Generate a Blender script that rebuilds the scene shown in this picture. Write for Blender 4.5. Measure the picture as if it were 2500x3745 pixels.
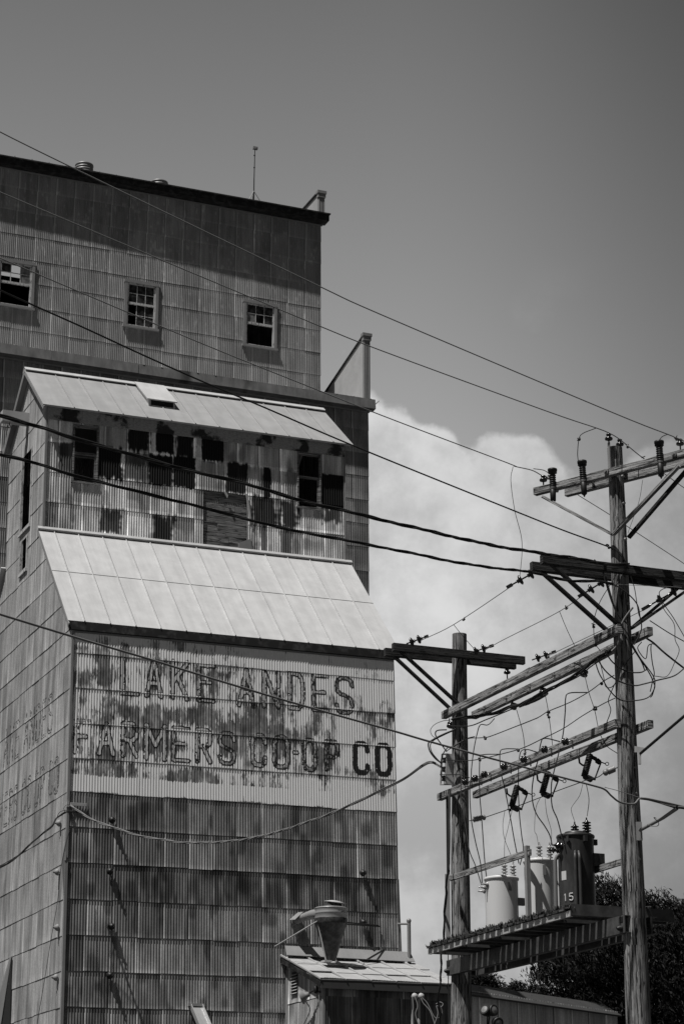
import bpy, math, random
import numpy as np
from mathutils import Matrix, Vector
for o in list(bpy.data.objects): bpy.data.objects.remove(o)
SC = bpy.context.scene; COL = SC.collection
rs = np.random.RandomState(7); random.seed(5)
# ------------------------------------------------------------------ camera
FP = 8000.0; PITCH = math.atan(2628/8000.)
SP, CP = math.sin(PITCH), math.cos(PITCH)
cam = bpy.data.objects.new('camera', bpy.data.cameras.new('camera')); COL.objects.link(cam)
cam.location = (0, 0, 1.6); cam.rotation_euler = (math.pi/2+PITCH, 0, 0)
cam.data.sensor_fit = 'HORIZONTAL'; cam.data.sensor_width = 36; cam.data.lens = 36*FP/2500
cam.data.clip_start = .5; cam.data.clip_end = 6000
SC.camera = cam
SC.view_settings.view_transform = 'Standard'; SC.view_settings.look = 'None'
SC.view_settings.gamma = 1; SC.view_settings.exposure = 0.0
# ------------------------------------------------------------------ world and sun
SUN = Vector((-.328, -.305, 1.0)).normalized()
SUN_EL = math.asin(SUN.z); SUN_ROT = math.atan2(SUN.x, SUN.y)
def N(nt, typ, **kw):
    n = nt.nodes.new(typ)
    for k, v in kw.items():
        if k.startswith('i_'):
            n.inputs[int(k[2:]) if k[2:].isdigit() else k[2:]].default_value = v
        else: setattr(n, k, v)
    return n
def mth(nt, op, a, b=None, c=None, clamp=False):
    n = nt.nodes.new('ShaderNodeMath'); n.operation = op; n.use_clamp = clamp
    for i, v in enumerate((a, b, c)):
        if v is None: continue
        if isinstance(v, (int, float)): n.inputs[i].default_value = v
        else: nt.links.new(v, n.inputs[i])
    return n.outputs[0]
def mapr(nt, v, a, b, c=0., d=1., smooth=True):
    n = nt.nodes.new('ShaderNodeMapRange'); n.interpolation_type = 'SMOOTHSTEP' if smooth else 'LINEAR'
    nt.links.new(v, n.inputs[0])
    for i, x in enumerate((a, b, c, d)): n.inputs[1+i].default_value = x
    return n.outputs[0]
W = bpy.data.worlds.new('World'); SC.world = W; W.use_nodes = True
nt = W.node_tree; nt.nodes.clear()
sky = N(nt, 'ShaderNodeTexSky', sky_type='NISHITA', sun_disc=False, sun_elevation=SUN_EL, sun_rotation=SUN_ROT)
sky.air_density = 1.0; sky.dust_density = 1.2; sky.ozone_density = 1.0
sepc = N(nt, 'ShaderNodeSeparateColor'); nt.links.new(sky.outputs[0], sepc.inputs[0])
red = sepc.outputs[0]                       # the black and white photograph was taken as through a red filter
tc = N(nt, 'ShaderNodeTexCoord'); sep = N(nt, 'ShaderNodeSeparateXYZ'); nt.links.new(tc.outputs['Generated'], sep.inputs[0])
az = mth(nt, 'ARCTAN2', sep.outputs[0], sep.outputs[1]); el = mth(nt, 'ARCSINE', sep.outputs[2])
cmb = N(nt, 'ShaderNodeCombineXYZ'); nt.links.new(az, cmb.inputs[0]); nt.links.new(el, cmb.inputs[1])
def wn(scale, detail, rough, off=0.):
    n = N(nt, 'ShaderNodeTexNoise'); n.inputs['Scale'].default_value = scale; n.inputs['Detail'].default_value = detail
    n.inputs['Roughness'].default_value = rough
    m = N(nt, 'ShaderNodeMapping'); m.inputs['Location'].default_value = (off, off*.7, off*.3)
    nt.links.new(cmb.outputs[0], m.inputs[0]); nt.links.new(m.outputs[0], n.inputs[0]); return n.outputs[0]
billow = mth(nt, 'ADD', mth(nt, 'MULTIPLY', mth(nt, 'SUBTRACT', wn(26, 8, .55, 3.1), .5), .085), mth(nt, 'MULTIPLY', mth(nt, 'SUBTRACT', wn(9, 3, .5, 8.4), .5), .10))
R_ = math.radians
def wvor(scale, off):
    n = N(nt, 'ShaderNodeTexVoronoi', feature='SMOOTH_F1', voronoi_dimensions='2D'); n.inputs['Scale'].default_value = scale; n.inputs['Smoothness'].default_value = .25
    m = N(nt, 'ShaderNodeMapping'); m.inputs['Location'].default_value = (off, off*.6, 0); 
    wv = N(nt, 'ShaderNodeMix'); wv.data_type = 'VECTOR'; wv.inputs[0].default_value = .012
    nn = N(nt, 'ShaderNodeTexNoise'); nn.inputs['Scale'].default_value = 40; nn.inputs['Detail'].default_value = 5; nt.links.new(cmb.outputs[0], nn.inputs[0])
    nt.links.new(cmb.outputs[0], wv.inputs[4]); nt.links.new(nn.outputs['Color'], wv.inputs[5]); nt.links.new(wv.outputs[1], m.inputs[0]); nt.links.new(m.outputs[0], n.inputs[0]); return n.outputs['Distance']
billow = mth(nt, 'ADD', mth(nt, 'MULTIPLY', billow, .75), mth(nt, 'ADD', mth(nt, 'MULTIPLY', mth(nt, 'SUBTRACT', .42, wvor(24, 2.37)), .055), mth(nt, 'MULTIPLY', mth(nt, 'SUBTRACT', .42, wvor(60, 5.1)), .009)))
top = mth(nt, 'ADD', mth(nt, 'MULTIPLY', az, -.0), R_(20.0))
edge = mth(nt, 'SUBTRACT', mth(nt, 'ADD', top, billow), el)
bank = mth(nt, 'MULTIPLY', mapr(nt, edge, -.004, .008), mapr(nt, mth(nt, 'ABSOLUTE', az), .5, 1.0, 1., 0.))
wisps = mth(nt, 'MULTIPLY', mapr(nt, wn(14, 7, .6, 5.5), .52, .75), mapr(nt, el, R_(25), R_(19)))
shade = mapr(nt, wn(15, 8, .62, 12.3), .35, .68, .62, 1.0)
lowfade = mapr(nt, el, R_(4), R_(17), .62, 1.0)
cloudlum = mth(nt, 'MULTIPLY', mth(nt, 'MULTIPLY', shade, lowfade), 9.2)
grad = mth(nt, 'MULTIPLY', mapr(nt, el, R_(20), R_(33), 2.75, 1.42, False), mapr(nt, el, R_(34), R_(60), 1., .4))
behind = mapr(nt, mth(nt, 'ABSOLUTE', az), .4, 1.1, 1., .16)
clear = mth(nt, 'MULTIPLY', mth(nt, 'MULTIPLY', mth(nt, 'POWER', red, 1.0), grad), behind)
mx = N(nt, 'ShaderNodeMix'); mx.data_type = 'FLOAT'
wisps = mth(nt, 'MULTIPLY', wisps, mapr(nt, az, .05, .11)); cfac = mth(nt, 'MAXIMUM', mth(nt, 'MULTIPLY', bank, mapr(nt, edge, -.01, .20, .80, .93)), mth(nt, 'MULTIPLY', wisps, .55))
nt.links.new(cfac, mx.inputs[0]); nt.links.new(clear, mx.inputs[2]); nt.links.new(cloudlum, mx.inputs[3])
mside = mapr(nt, az, .02, .22, 1., .52)      # the sky is darker to the right, farther round from the sun
mfin = mth(nt, 'MULTIPLY', mx.outputs[0], mside)
bg = N(nt, 'ShaderNodeBackground'); bg.inputs[1].default_value = .085
nt.links.new(mfin, bg.inputs[0])
wo = N(nt, 'ShaderNodeOutputWorld'); nt.links.new(bg.outputs[0], wo.inputs[0])
sl = bpy.data.lights.new('sun', 'SUN'); sl.energy = 5.0; sl.angle = math.radians(.5); sl.color = (1, .985, .965)
so = bpy.data.objects.new('sun', sl); COL.objects.link(so); so.rotation_euler = SUN.to_track_quat('Z', 'Y').to_euler(); so.location = (-30, -20, 60)
# ------------------------------------------------------------------ pixel rays (full-size photograph pixels) to places in the world
O = np.array([0, 0, 1.6])
def ray(x, y):
    a = (x-1250)/FP; b = (1872.5-y)/FP
    return np.array([a, CP-b*SP, SP+b*CP])
def pt(x, y, d):
    r = ray(x, y); return O+r*(d/r[1])
def on_plane(x, y, base, dirn):             # upright plane through base along dirn
    r = ray(x, y); n = np.array([-dirn[1], dirn[0], 0.]); b = np.array([base[0], base[1], 0.])
    return O+r*(np.dot(n, b-O)/np.dot(n, r))
def at_z(x, y, z):
    r = ray(x, y); return O+r*((z-O[2])/r[2])
# ------------------------------------------------------------------ materials
MATS = {}
def mat(name, base, rough=.6, metal=0., build=None, spec=.35):
    m = bpy.data.materials.new(name); m.use_nodes = True; nt = m.node_tree
    b = nt.nodes['Principled BSDF']
    b.inputs['Base Color'].default_value = (base, base, base, 1); b.inputs['Roughness'].default_value = rough
    b.inputs['Metallic'].default_value = metal; b.inputs['Specular IOR Level'].default_value = spec
    if build: build(nt, b)
    MATS[name] = m; return m
def noise(nt, vec, scale, detail=4, rough=.55, stretch=(1, 1, 1)):
    m = nt.nodes.new('ShaderNodeMapping'); m.inputs['Scale'].default_value = stretch; nt.links.new(vec, m.inputs[0])
    n = nt.nodes.new('ShaderNodeTexNoise'); n.inputs['Scale'].default_value = scale; n.inputs['Detail'].default_value = detail
    n.inputs['Roughness'].default_value = rough; nt.links.new(m.outputs[0], n.inputs[0]); return n.outputs[0]
def setcol(nt, b, v): nt.links.new(v, b.inputs['Base Color'])
def bump(nt, b, h, dist=.01, st=.6):
    n = nt.nodes.new('ShaderNodeBump'); n.inputs['Strength'].default_value = st; n.inputs['Distance'].default_value = dist
    nt.links.new(h, n.inputs['Height']); nt.links.new(n.outputs[0], b.inputs['Normal'])
def attr(nt, name):
    n = nt.nodes.new('ShaderNodeAttribute'); n.attribute_name = name; return n.outputs['Fac']
def objc(nt): return nt.nodes.new('ShaderNodeTexCoord').outputs['Object']
def uvc(nt): return nt.nodes.new('ShaderNodeTexCoord').outputs['UV']
def galv(base, lo=.72, hi=1.15):
    def f(nt, b):
        v = objc(nt)
        s = mapr(nt, noise(nt, v, 1., 6, .6, (7, 7, .55)), .3, .7, lo, hi)
        w = mapr(nt, noise(nt, v, 22, 5, .65), .32, .68, .86, 1.08)
        t = attr(nt, 'tone')
        c = mth(nt, 'MULTIPLY', mth(nt, 'MULTIPLY', s, w), mth(nt, 'MULTIPLY', t, base)); setcol(nt, b, c)
    return f
mat('galvanised sheet', .5, .5, .0, galv(.33))
mat('old galvanised sheet', .4, .55, .0, galv(.29, .82, 1.12))
def sign_build(nt, b):
    v = objc(nt); p = attr(nt, 'paint'); t = attr(nt, 'tone')
    fine = noise(nt, v, 1., 7, .7, (38, 38, 3.2)); f2 = noise(nt, v, 9., 6, .6, (1, 1, .5))
    k = mth(nt, 'ADD', p, mth(nt, 'ADD', mth(nt, 'MULTIPLY', mth(nt, 'SUBTRACT', fine, .5), 1.45), mth(nt, 'MULTIPLY', mth(nt, 'SUBTRACT', f2, .5), .7)))
    k = mapr(nt, k, .45, .54)
    bare = mth(nt, 'MULTIPLY', mapr(nt, f2, .3, .7, .13, .30), t)
    white = mapr(nt, fine, .25, .75, .84, .95)
    m = nt.nodes.new('ShaderNodeMix'); m.data_type = 'FLOAT'
    nt.links.new(k, m.inputs[0]); nt.links.new(bare, m.inputs[2]); nt.links.new(white, m.inputs[3]); setcol(nt, b, m.outputs[0])
mat('weathered sign paint', .5, .6, 0, sign_build)
def ink_build(nt, b):
    v = objc(nt); p = attr(nt, 'ink'); n = noise(nt, v, 1., 6, .7, (60, 60, 14))
    k = mapr(nt, mth(nt, 'ADD', p, mth(nt, 'MULTIPLY', mth(nt, 'SUBTRACT', n, .5), .9)), .35, .6)
    setcol(nt, b, mapr(nt, k, 0, 1, .58, .018, False))
mat('faded letter paint', .1, .6, 0, ink_build)
def roof_build(base):
    def f(nt, b):
        v = objc(nt)
        s = mapr(nt, noise(nt, v, 1., 5, .6, (5, .5, .5)), .3, .7, .93, 1.05); w = mapr(nt, noise(nt, v, 2.3, 6, .6), .3, .72, .92, 1.05)
        setcol(nt, b, mth(nt, 'MULTIPLY', mth(nt, 'MULTIPLY', s, w), base))
        bump(nt, b, noise(nt, v, 1.2, 3), .02, .3)
    return f
mat('white metal roofing', .6, .45, 0, roof_build(.50))
mat('grey metal roofing', .4, .5, 0, roof_build(.33))
mat('dark grey roofing', .1, .6, 0, roof_build(.062))
mat('flat trim metal', .3, .55, 0, roof_build(.24))
mat('pale flat trim', .5, .55, 0, roof_build(.40))
def cornice_b(nt, b):
    v = objc(nt)
    s = mapr(nt, noise(nt, v, 1., 4, .5, (.55, .1, .3)), .58, .66, 1, .25); w = mapr(nt, noise(nt, v, 3, 6, .6, (1, 1, .4)), .3, .7, .6, 1.1)
    setcol(nt, b, mth(nt, 'MULTIPLY', mth(nt, 'MULTIPLY', s, w), .17))
mat('stained cornice sheet', .2, .6, 0, cornice_b)
def frieze_b(nt, b):
    v = objc(nt)
    s = mapr(nt, noise(nt, v, 1., 5, .6, (1.3, .4, 1.2)), .50, .58, .34, .03)
    w = mapr(nt, noise(nt, v, 1., 4, .6, (14, 2, 40)), .3, .7, .7, 1.2)
    setcol(nt, b, mth(nt, 'MULTIPLY', s, w))
mat('sooty frieze sheet', .1, .6, 0, frieze_b)
mat('black fascia', .012, .6, 0, lambda nt, b: setcol(nt, b, mapr(nt, noise(nt, objc(nt), 5, 6, .6), .45, .7, .010, .045)))
mat('dark interior', .01, .9)
mat('window glass', .03, .12, 0, lambda nt, b: setcol(nt, b, mapr(nt, noise(nt, objc(nt), 5, 4), .4, .7, .012, .07)))
mat('lit grey pane', .2, .35, 0, lambda nt, b: setcol(nt, b, mapr(nt, noise(nt, objc(nt), 6, 4), .3, .7, .10, .24)))  # grey panes: the light on the glass is put into the colour
mat('peeling window paint', .5, .6, 0, lambda nt, b: setcol(nt, b, mapr(nt, noise(nt, objc(nt), 14, 7, .7, (1, 1, .35)), .36, .52, .10, .52)))
def wood_b(lo, hi, crack):
    def f(nt, b):
        v = uvc(nt)
        g = noise(nt, v, 1., 7, .68, (2.2, 46, 1)); g2 = noise(nt, v, 1., 5, .6, (1.1, 13, 1)); k = noise(nt, v, 1., 4, .6, (1.6, 34, 1))
        c = mapr(nt, mth(nt, 'ADD', mth(nt, 'MULTIPLY', g, .6), mth(nt, 'MULTIPLY', g2, .4)), .36, .64, lo, hi)
        ck = mapr(nt, k, .37, .48, crack, 1.)
        sp = mapr(nt, noise(nt, v, 1., 3, .5, (5, 22, 1)), .58, .66, 1., .25)
        setcol(nt, b, mth(nt, 'MULTIPLY', mth(nt, 'MULTIPLY', c, ck), sp)); bump(nt, b, mth(nt, 'ADD', g, mth(nt, 'MULTIPLY', ck, .8)), .012, .9)
    return f
mat('weathered timber', .25, .8, 0, wood_b(.07, .42, .07), .15)
mat('black timber', .03, .75, 0, wood_b(.008, .06, .5), .2)  # much darker than the weathered timber
mat('pole timber', .2, .8, 0, wood_b(.045, .36, .06), .15)
mat('grey boards', .2, .8, 0, wood_b(.06, .32, .40), .15)
mat('wire aluminium', .18, .55, .0)
mat('black cable', .018, .5)
mat('pale cable', .17, .55)
mat('porcelain brown', .012, .18, 0, None, .6)
mat('porcelain grey', .32, .2, 0, None, .6)
mat('black hardware', .015, .5)
mat('steel hardware', .22, .5, .3)
mat('white enamel', .7, .35, 0, lambda nt, b: setcol(nt, b, mapr(nt, noise(nt, objc(nt), 7, 6, .65, (1, 1, .3)), .62, .74, .60, .32)))
mat('black enamel', .02, .42, 0, lambda nt, b: setcol(nt, b, mapr(nt, noise(nt, objc(nt), 5, 6, .65, (1, 1, .3)), .35, .75, .022, .065)))
mat('marking paint', .55, .5)
mat('steel beam', .05, .55, 0, lambda nt, b: setcol(nt, b, mapr(nt, noise(nt, objc(nt), 6, 5), .3, .7, .04, .085)))
mat('deck boards', .12, .8, 0, wood_b(.02, .10, .3), .15)
mat('sunlit grey', .16, .4)
mat('rib shadow and joint', .05, .8)  # dark colour for painted rib shadows and the joint line
mat('white paint', .75, .5, 0, roof_build(.40))
mat('moss', .05, .9)
mat('cyclone dark', .05, .4, .2, lambda nt, b: setcol(nt, b, mapr(nt, noise(nt, objc(nt), 9, 7, .7), .35, .7, .02, .07)))
mat('cyclone band', .3, .4, .3, roof_build(.38))
def leaf_b(nt, b):
    t = attr(nt, 'tone'); setcol(nt, b, mth(nt, 'MULTIPLY', t, .010)); 
mat('leaf', .05, .65, 0, leaf_b, .15)
mat('bark', .06, .9)
def ground_b(nt, b):
    v = objc(nt); setcol(nt, b, mth(nt, 'MULTIPLY', mapr(nt, noise(nt, v, .25, 6), .3, .7, .03, .07), mapr(nt, noise(nt, v, 30, 4), .3, .7, .7, 1.2)))
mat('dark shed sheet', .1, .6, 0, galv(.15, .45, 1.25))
mat('shed fascia', .1, .6, 0, roof_build(.06))
mat('shed roofing', .5, .45, 0, roof_build(.40))
mat('warehouse roofing', .1, .6, 0, roof_build(.045))
mat('gravel ground', .15, .95, 0, ground_b)
# ------------------------------------------------------------------ things and parts
class Frame:
    def __init__(s, loc, R=None):
        s.E = np.array(loc, float); s.R = np.eye(3) if R is None else R
    def inv(s, p): return s.R.T@(np.array(p)-s.E)
    def w(s, p): return s.E+s.R@np.array(p, float)
    def loc(s, x, y, axis, val):             # where the pixel's ray meets a plane of this frame
        r = s.R.T@ray(x, y); o = s.R.T@(O-s.E); return o+r*((val-o[axis])/r[axis])
def thing(name, label, cat, fr=None, group=None):
    o = bpy.data.objects.new(name, None); COL.objects.link(o); o.empty_display_size = .3
    if fr is not None:
        M = Matrix([list(fr.R[i])+[fr.E[i]] for i in range(3)]+[[0, 0, 0, 1]]); o.matrix_world = M
    tag(o, label, cat, group); return o
def tag(o, label, cat, group=None):
    o['label'] = label; o['category'] = cat
    if group: o['group'] = group
    return o
def rawobj(name, V, Fc, m, parent=None, smooth=False, fattr=None, vattr=None, uv=None):
    me = bpy.data.meshes.new(name)
    V = np.asarray(V, dtype=np.float32); 
    if isinstance(Fc, np.ndarray):
        n, k = Fc.shape; me.vertices.add(len(V)); me.vertices.foreach_set('co', V.ravel())
        me.loops.add(n*k); me.loops.foreach_set('vertex_index', Fc.astype(np.int32).ravel())
        me.polygons.add(n); me.polygons.foreach_set('loop_start', np.arange(0, n*k, k, dtype=np.int32))
    else: me.from_pydata([tuple(map(float, v)) for v in V], [], Fc)
    me.update(calc_edges=True)
    if fattr:
        for k, a in fattr.items():
            at = me.attributes.new(k, 'FLOAT', 'FACE'); at.data.foreach_set('value', np.asarray(a, dtype=np.float32))
    if vattr:
        for k, a in vattr.items():
            at = me.attributes.new(k, 'FLOAT', 'POINT'); at.data.foreach_set('value', np.asarray(a, dtype=np.float32))
    if uv is not None:
        l = me.uv_layers.new(name='UVMap'); l.data.foreach_set('uv', np.asarray(uv, dtype=np.float32).ravel())
    if smooth is True: me.polygons.foreach_set('use_smooth', np.ones(len(me.polygons), dtype=bool))
    elif isinstance(smooth, (list, np.ndarray)): me.polygons.foreach_set('use_smooth', np.asarray(smooth, dtype=bool))
    if m: me.materials.append(MATS[m] if isinstance(m, str) else m)
    me.validate()
    o = bpy.data.objects.new(name, me); COL.objects.link(o)
    if parent is not None: o.parent = parent
    return o
def nrm(v): v = np.asarray(v, float); return v/max(np.linalg.norm(v), 1e-9)
class MB:
    def __init__(s): s.V = []; s.F = []; s.U = []; s.S = []
    def _f(s, f, uv, sm=False): s.F.append(f); s.U += uv; s.S.append(sm)
    def beam(s, p, q, w, h, up=(0, 0, 1), bev=.06):   # a timber from p to q, w wide, h high, edges slightly chamfered
        p, q = np.array(p, float), np.array(q, float); t = nrm(q-p); side = nrm(np.cross(t, up)); u = np.cross(side, t)
        L = np.linalg.norm(q-p); r0 = rs.rand()*50; c = bev*min(w, h)
        pr = [(w/2-c, h/2), (w/2, h/2-c), (w/2, -h/2+c), (w/2-c, -h/2), (-w/2+c, -h/2), (-w/2, -h/2+c), (-w/2, h/2-c), (-w/2+c, h/2)]
        b = len(s.V); acc = [0]
        for k in range(8): acc.append(acc[-1]+math.hypot(pr[(k+1) % 8][0]-pr[k][0], pr[(k+1) % 8][1]-pr[k][1]))
        for e in (p, q):
            for a, d in pr: s.V.append(e+side*a+u*d)
        for k in range(8):
            j = (k+1) % 8
            s._f((b+k, b+8+k, b+8+j, b+j), [(r0, r0+acc[k]), (r0+L, r0+acc[k]), (r0+L, r0+acc[k+1]), (r0, r0+acc[k+1])])
        s._f(tuple(b+i for i in range(8)), [(r0+a*.3, r0+d) for a, d in pr]); s._f(tuple(b+15-i for i in range(8)), [(r0+a*.3, r0+d) for a, d in pr[::-1]])
        return s
    def box(s, a, b):                         # axis aligned in the thing's own frame
        a, b = np.minimum(a, b), np.maximum(a, b)
        i = len(s.V)
        for z in (a[2], b[2]):
            for y in (a[1], b[1]):
                for x in (a[0], b[0]): s.V.append(np.array([x, y, z]))
        for f in ((0, 2, 3, 1), (4, 5, 7, 6), (0, 1, 5, 4), (2, 6, 7, 3), (0, 4, 6, 2), (1, 3, 7, 5)):
            uv = []
            for k in f:
                v = s.V[i+k]; uv.append((v[0]+v[1], v[2]) if abs(f[0]-f[2]) != 3 or True else (v[0], v[1]))
            s._f(tuple(i+k for k in f), uv)
        return s
    def poly(s, pts, uv=None):
        i = len(s.V); s.V += [np.array(p, float) for p in pts]
        s._f(tuple(range(i, i+len(pts))), uv or [(p[0]+p[1], p[2]) for p in pts]); return s
    def slab(s, quad, th):                    # a four-cornered plate with thickness along its normal
        q = [np.array(p, float) for p in quad]; n = nrm(np.cross(q[1]-q[0], q[3]-q[0])); i = len(s.V)
        s.V += q+[p-n*th for p in q]
        for f in ((0, 1, 2, 3), (7, 6, 5, 4), (0, 4, 5, 1), (1, 5, 6, 2), (2, 6, 7, 3), (3, 7, 4, 0)):
            s._f(tuple(i+k for k in f), [(s.V[i+k][0]+s.V[i+k][1], s.V[i+k][2]) for k in f])
        return s
    def prism(s, outline, ext):               # outline (3d points) extruded along ext
        q = [np.array(p, float) for p in outline]; e = np.array(ext, float); n = len(q); i = len(s.V)
        s.V += q+[p+e for p in q]; uvf = lambda k: (s.V[k][0]+s.V[k][1], s.V[k][2])
        s._f(tuple(range(i, i+n)), [uvf(k) for k in range(i, i+n)]); s._f(tuple(range(i+2*n-1, i+n-1, -1)), [uvf(k) for k in range(i+2*n-1, i+n-1, -1)])
        for k in range(n):
            f = (i+k, i+n+k, i+n+(k+1) % n, i+(k+1) % n); s._f(f, [uvf(j) for j in f])
        return s
    def tube(s, pts, r, n=6, caps=True):
        P = [np.array(p, float) for p in pts]; m = len(P)
        if m < 2: return s
        rr = r if hasattr(r, '__len__') else [r]*m; b = len(s.V); t0 = nrm(P[1]-P[0])
        ref = np.array([0, 0, 1.]) if abs(t0[2]) < .9 else np.array([1., 0, 0]); side = nrm(np.cross(t0, ref)); L = 0; r0 = rs.rand()*40; Ls = []
        for i in range(m):
            t = nrm(P[min(i+1, m-1)]-P[max(i-1, 0)]); side = nrm(side-t*np.dot(side, t)); u = np.cross(t, side)
            for k in range(n):
                a = 2*math.pi*k/n; s.V.append(P[i]+(side*math.cos(a)+u*math.sin(a))*rr[i])
            if i: L += np.linalg.norm(P[i]-P[i-1])
            Ls.append(L)
        for i in range(m-1):
            for k in range(n):
                j = (k+1) % n; c = 2*math.pi*rr[i]/n
                s._f((b+i*n+k, b+i*n+j, b+(i+1)*n+j, b+(i+1)*n+k), [(r0+Ls[i], r0+k*c), (r0+Ls[i], r0+(k+1)*c), (r0+Ls[i+1], r0+(k+1)*c), (r0+Ls[i+1], r0+k*c)], True)
        if caps:
            c = len(s.V); s.V += [v.copy() for v in s.V[b:b+n]]+[v.copy() for v in s.V[b+(m-1)*n:b+m*n]]
            s._f(tuple(c+n-1-k for k in range(n)), [(r0, r0)]*n); s._f(tuple(c+n+k for k in range(n)), [(r0, r0)]*n)
        return s
    def lathe(s, c, prof, axis=(0, 0, 1), n=16):   # prof: list of (height along axis, radius)
        c = np.array(c, float); t = nrm(axis); ref = np.array([0, 0, 1.]) if abs(t[2]) < .9 else np.array([1., 0, 0]); a1 = nrm(np.cross(ref, t)); a2 = np.cross(t, a1); b = len(s.V); m = len(prof)
        for h, r in prof:
            for k in range(n):
                a = 2*math.pi*k/n; s.V.append(c+t*h+(a1*math.cos(a)+a2*math.sin(a))*max(r, 1e-4))
        for i in range(m-1):
            for k in range(n):
                j = (k+1) % n
                s._f((b+i*n+k, b+i*n+j, b+(i+1)*n+j, b+(i+1)*n+k), [(prof[i][0], k/n), (prof[i][0], (k+1)/n), (prof[i+1][0], (k+1)/n), (prof[i+1][0], k/n)], True)
        c = len(s.V); s.V += [v.copy() for v in s.V[b:b+n]]+[v.copy() for v in s.V[b+(m-1)*n:b+m*n]]
        s._f(tuple(c+n-1-k for k in range(n)), [(0, 0)]*n); s._f(tuple(c+n+k for k in range(n)), [(0, 0)]*n)
        return s
    def build(s, name, m, parent=None, fr=None):
        V = s.V if fr is None else [fr.inv(v) for v in s.V]
        o = rawobj(name, V, s.F, m, parent, s.S, uv=s.U); return o
def vnoise(x, z, sx, sz, seed):
    r = np.random.RandomState(seed); g = r.rand(96, 96); a = x/sx+31.7; b = z/sz+17.3
    i = np.floor(a).astype(int); j = np.floor(b).astype(int); fx = a-i; fz = b-j; fx = fx*fx*(3-2*fx); fz = fz*fz*(3-2*fz)
    G = lambda p, q: g[p % 96, q % 96]
    return (G(i, j)*(1-fx)+G(i+1, j)*fx)*(1-fz)+(G(i, j+1)*(1-fx)+G(i+1, j+1)*fx)*fz
def sstep(a, b, x): t = np.clip((x-a)/(b-a), 0, 1); return t*t*(3-2*t)
class Corr:
    """Corrugated sheet cladding in lapped rows. P(x, z) = org + ex*x + z up, pushed out along en."""
    pitch = .0677
    def __init__(s, org, ex, en, width, rows, sheet=.61, amp=.0078, lap=.009, wear=.36, pitch=.0677, seed=1, per=6, var=1., seam=1.):
        s.org = np.array(org, float); s.ex = np.array(ex, float); s.en = np.array(en, float); s.W = width; s.rows = rows
        s.sheet = sheet; s.amp = amp; s.lap = lap; s.wear = wear; s.seam = seam; s.pitch = pitch; s.rng = np.random.RandomState(seed); s.per = per
        ns = int(width/sheet)+3; nr = len(rows)-1
        s.off = s.rng.rand()*sheet+s.rng.uniform(0, .06, nr); s.so = s.rng.uniform(0, .0035, (nr, ns)); s.st = 1+var*(s.rng.uniform(.60, 1.22, (nr, ns))-1); s.sl = s.rng.uniform(-.2, .5, (nr, ns))
        s.edge = s.rng.uniform(-.012, .012, (nr, ns))
    def sid(s, i, x): return np.clip(((x+s.off[i])/s.sheet).astype(int), 0, s.so.shape[1]-1)
    def out(s, i, x, z):
        z0, z1 = s.rows[i], s.rows[i+1]; k = s.sid(i, x); f = (z0-z)/(z0-z1)
        return s.amp*np.cos(2*math.pi*x/s.pitch)+s.lap*f*(1+s.sl[i, k])+s.so[i, k]+.002
    def row_of(s, z): return int(np.clip(np.searchsorted(-np.array(s.rows), -z, side='left')-1, 0, len(s.rows)-2))
    def build(s, name, m, parent, top=None, bot=None, holes=(), tone=None, paint=None, dz=10.):
        nx = int(s.W/s.pitch*s.per)+1; xs = np.linspace(0, s.W, nx)
        hx = [h[0] for h in holes]+[h[1] for h in holes]
        for h in hx: xs[np.argmin(abs(xs-h))] = h
        VV = []; FF = []; TT = []; PP = []; nv = 0
        for i in range(len(s.rows)-1):
            z0, z1 = s.rows[i], s.rows[i+1]; n = max(1, int(round((z0-z1)/dz))); zs = set(np.round(np.linspace(z0, z1-.03, n+1), 4))
            for h in holes:
                for hz in h[2:]:
                    if z1-.03 < hz < z0: zs.add(hz)
            zs = np.array(sorted(zs, reverse=True)); X, Z = np.meshgrid(xs, zs)
            k = s.sid(i, X.ravel()); x = X.ravel(); z = Z.ravel().copy(); z = np.where(z < z1, z+s.edge[i, k]*.8, z)
            zz = z.copy()
            if top is not None: zz = np.minimum(zz, top(x))
            yo = s.out(i, x, z); V = s.org+np.outer(x, s.ex)+np.outer(zz, [0, 0, 1])+np.outer(yo, s.en)
            c, r = len(xs), len(zs); id0 = np.arange(c*r).reshape(r, c)
            F = np.stack([id0[:-1, :-1], id0[1:, :-1], id0[1:, 1:], id0[:-1, 1:]], -1).reshape(-1, 4)
            cx = x[F].mean(1); cz = zz[F].mean(1); keep = (np.abs(zz[F[:, 0]]-zz[F[:, 1]])+np.abs(zz[F[:, 3]]-zz[F[:, 2]])) > 1e-4
            for h in holes: keep &= ~((cx > h[0]) & (cx < h[1]) & (cz > h[2]) & (cz < h[3]))
            F = F[keep]; T = s.st[i, k]; 
            fr_ = ((x+s.off[i])/s.sheet) % 1.; T = T*(1+s.seam*(np.where(fr_ < .075, 2.0, np.where(fr_ > .955, .45, 1.))*np.where(z < z1+.035, 1.45, 1.)-1))
            ox = (k*7.31+i*3.17) % 40.; w_ = .6*vnoise(x+ox, z+ox*1.7, .30, .55, 201)+.4*vnoise(x+ox, z+ox, .07, .5, 202)
            T = T*np.clip(1+s.wear*2.6*(w_-.5), .25, 1.9)*(1-s.wear*1.2*sstep(.66, .80, vnoise(x+ox*2, z-ox, .24, .45, 203)))
            if tone is not None: T = T*tone(x, z, i, k)
            VV.append(V); FF.append(F+nv); TT.append(T); nv += len(V)
            PP.append(paint(x, z) if paint is not None else np.zeros(len(x)))
        va = {'tone': np.concatenate(TT)}
        if paint is not None: va['paint'] = np.concatenate(PP)
        return rawobj(name, np.concatenate(VV), np.concatenate(FF), m, parent, True, vattr=va)
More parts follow.
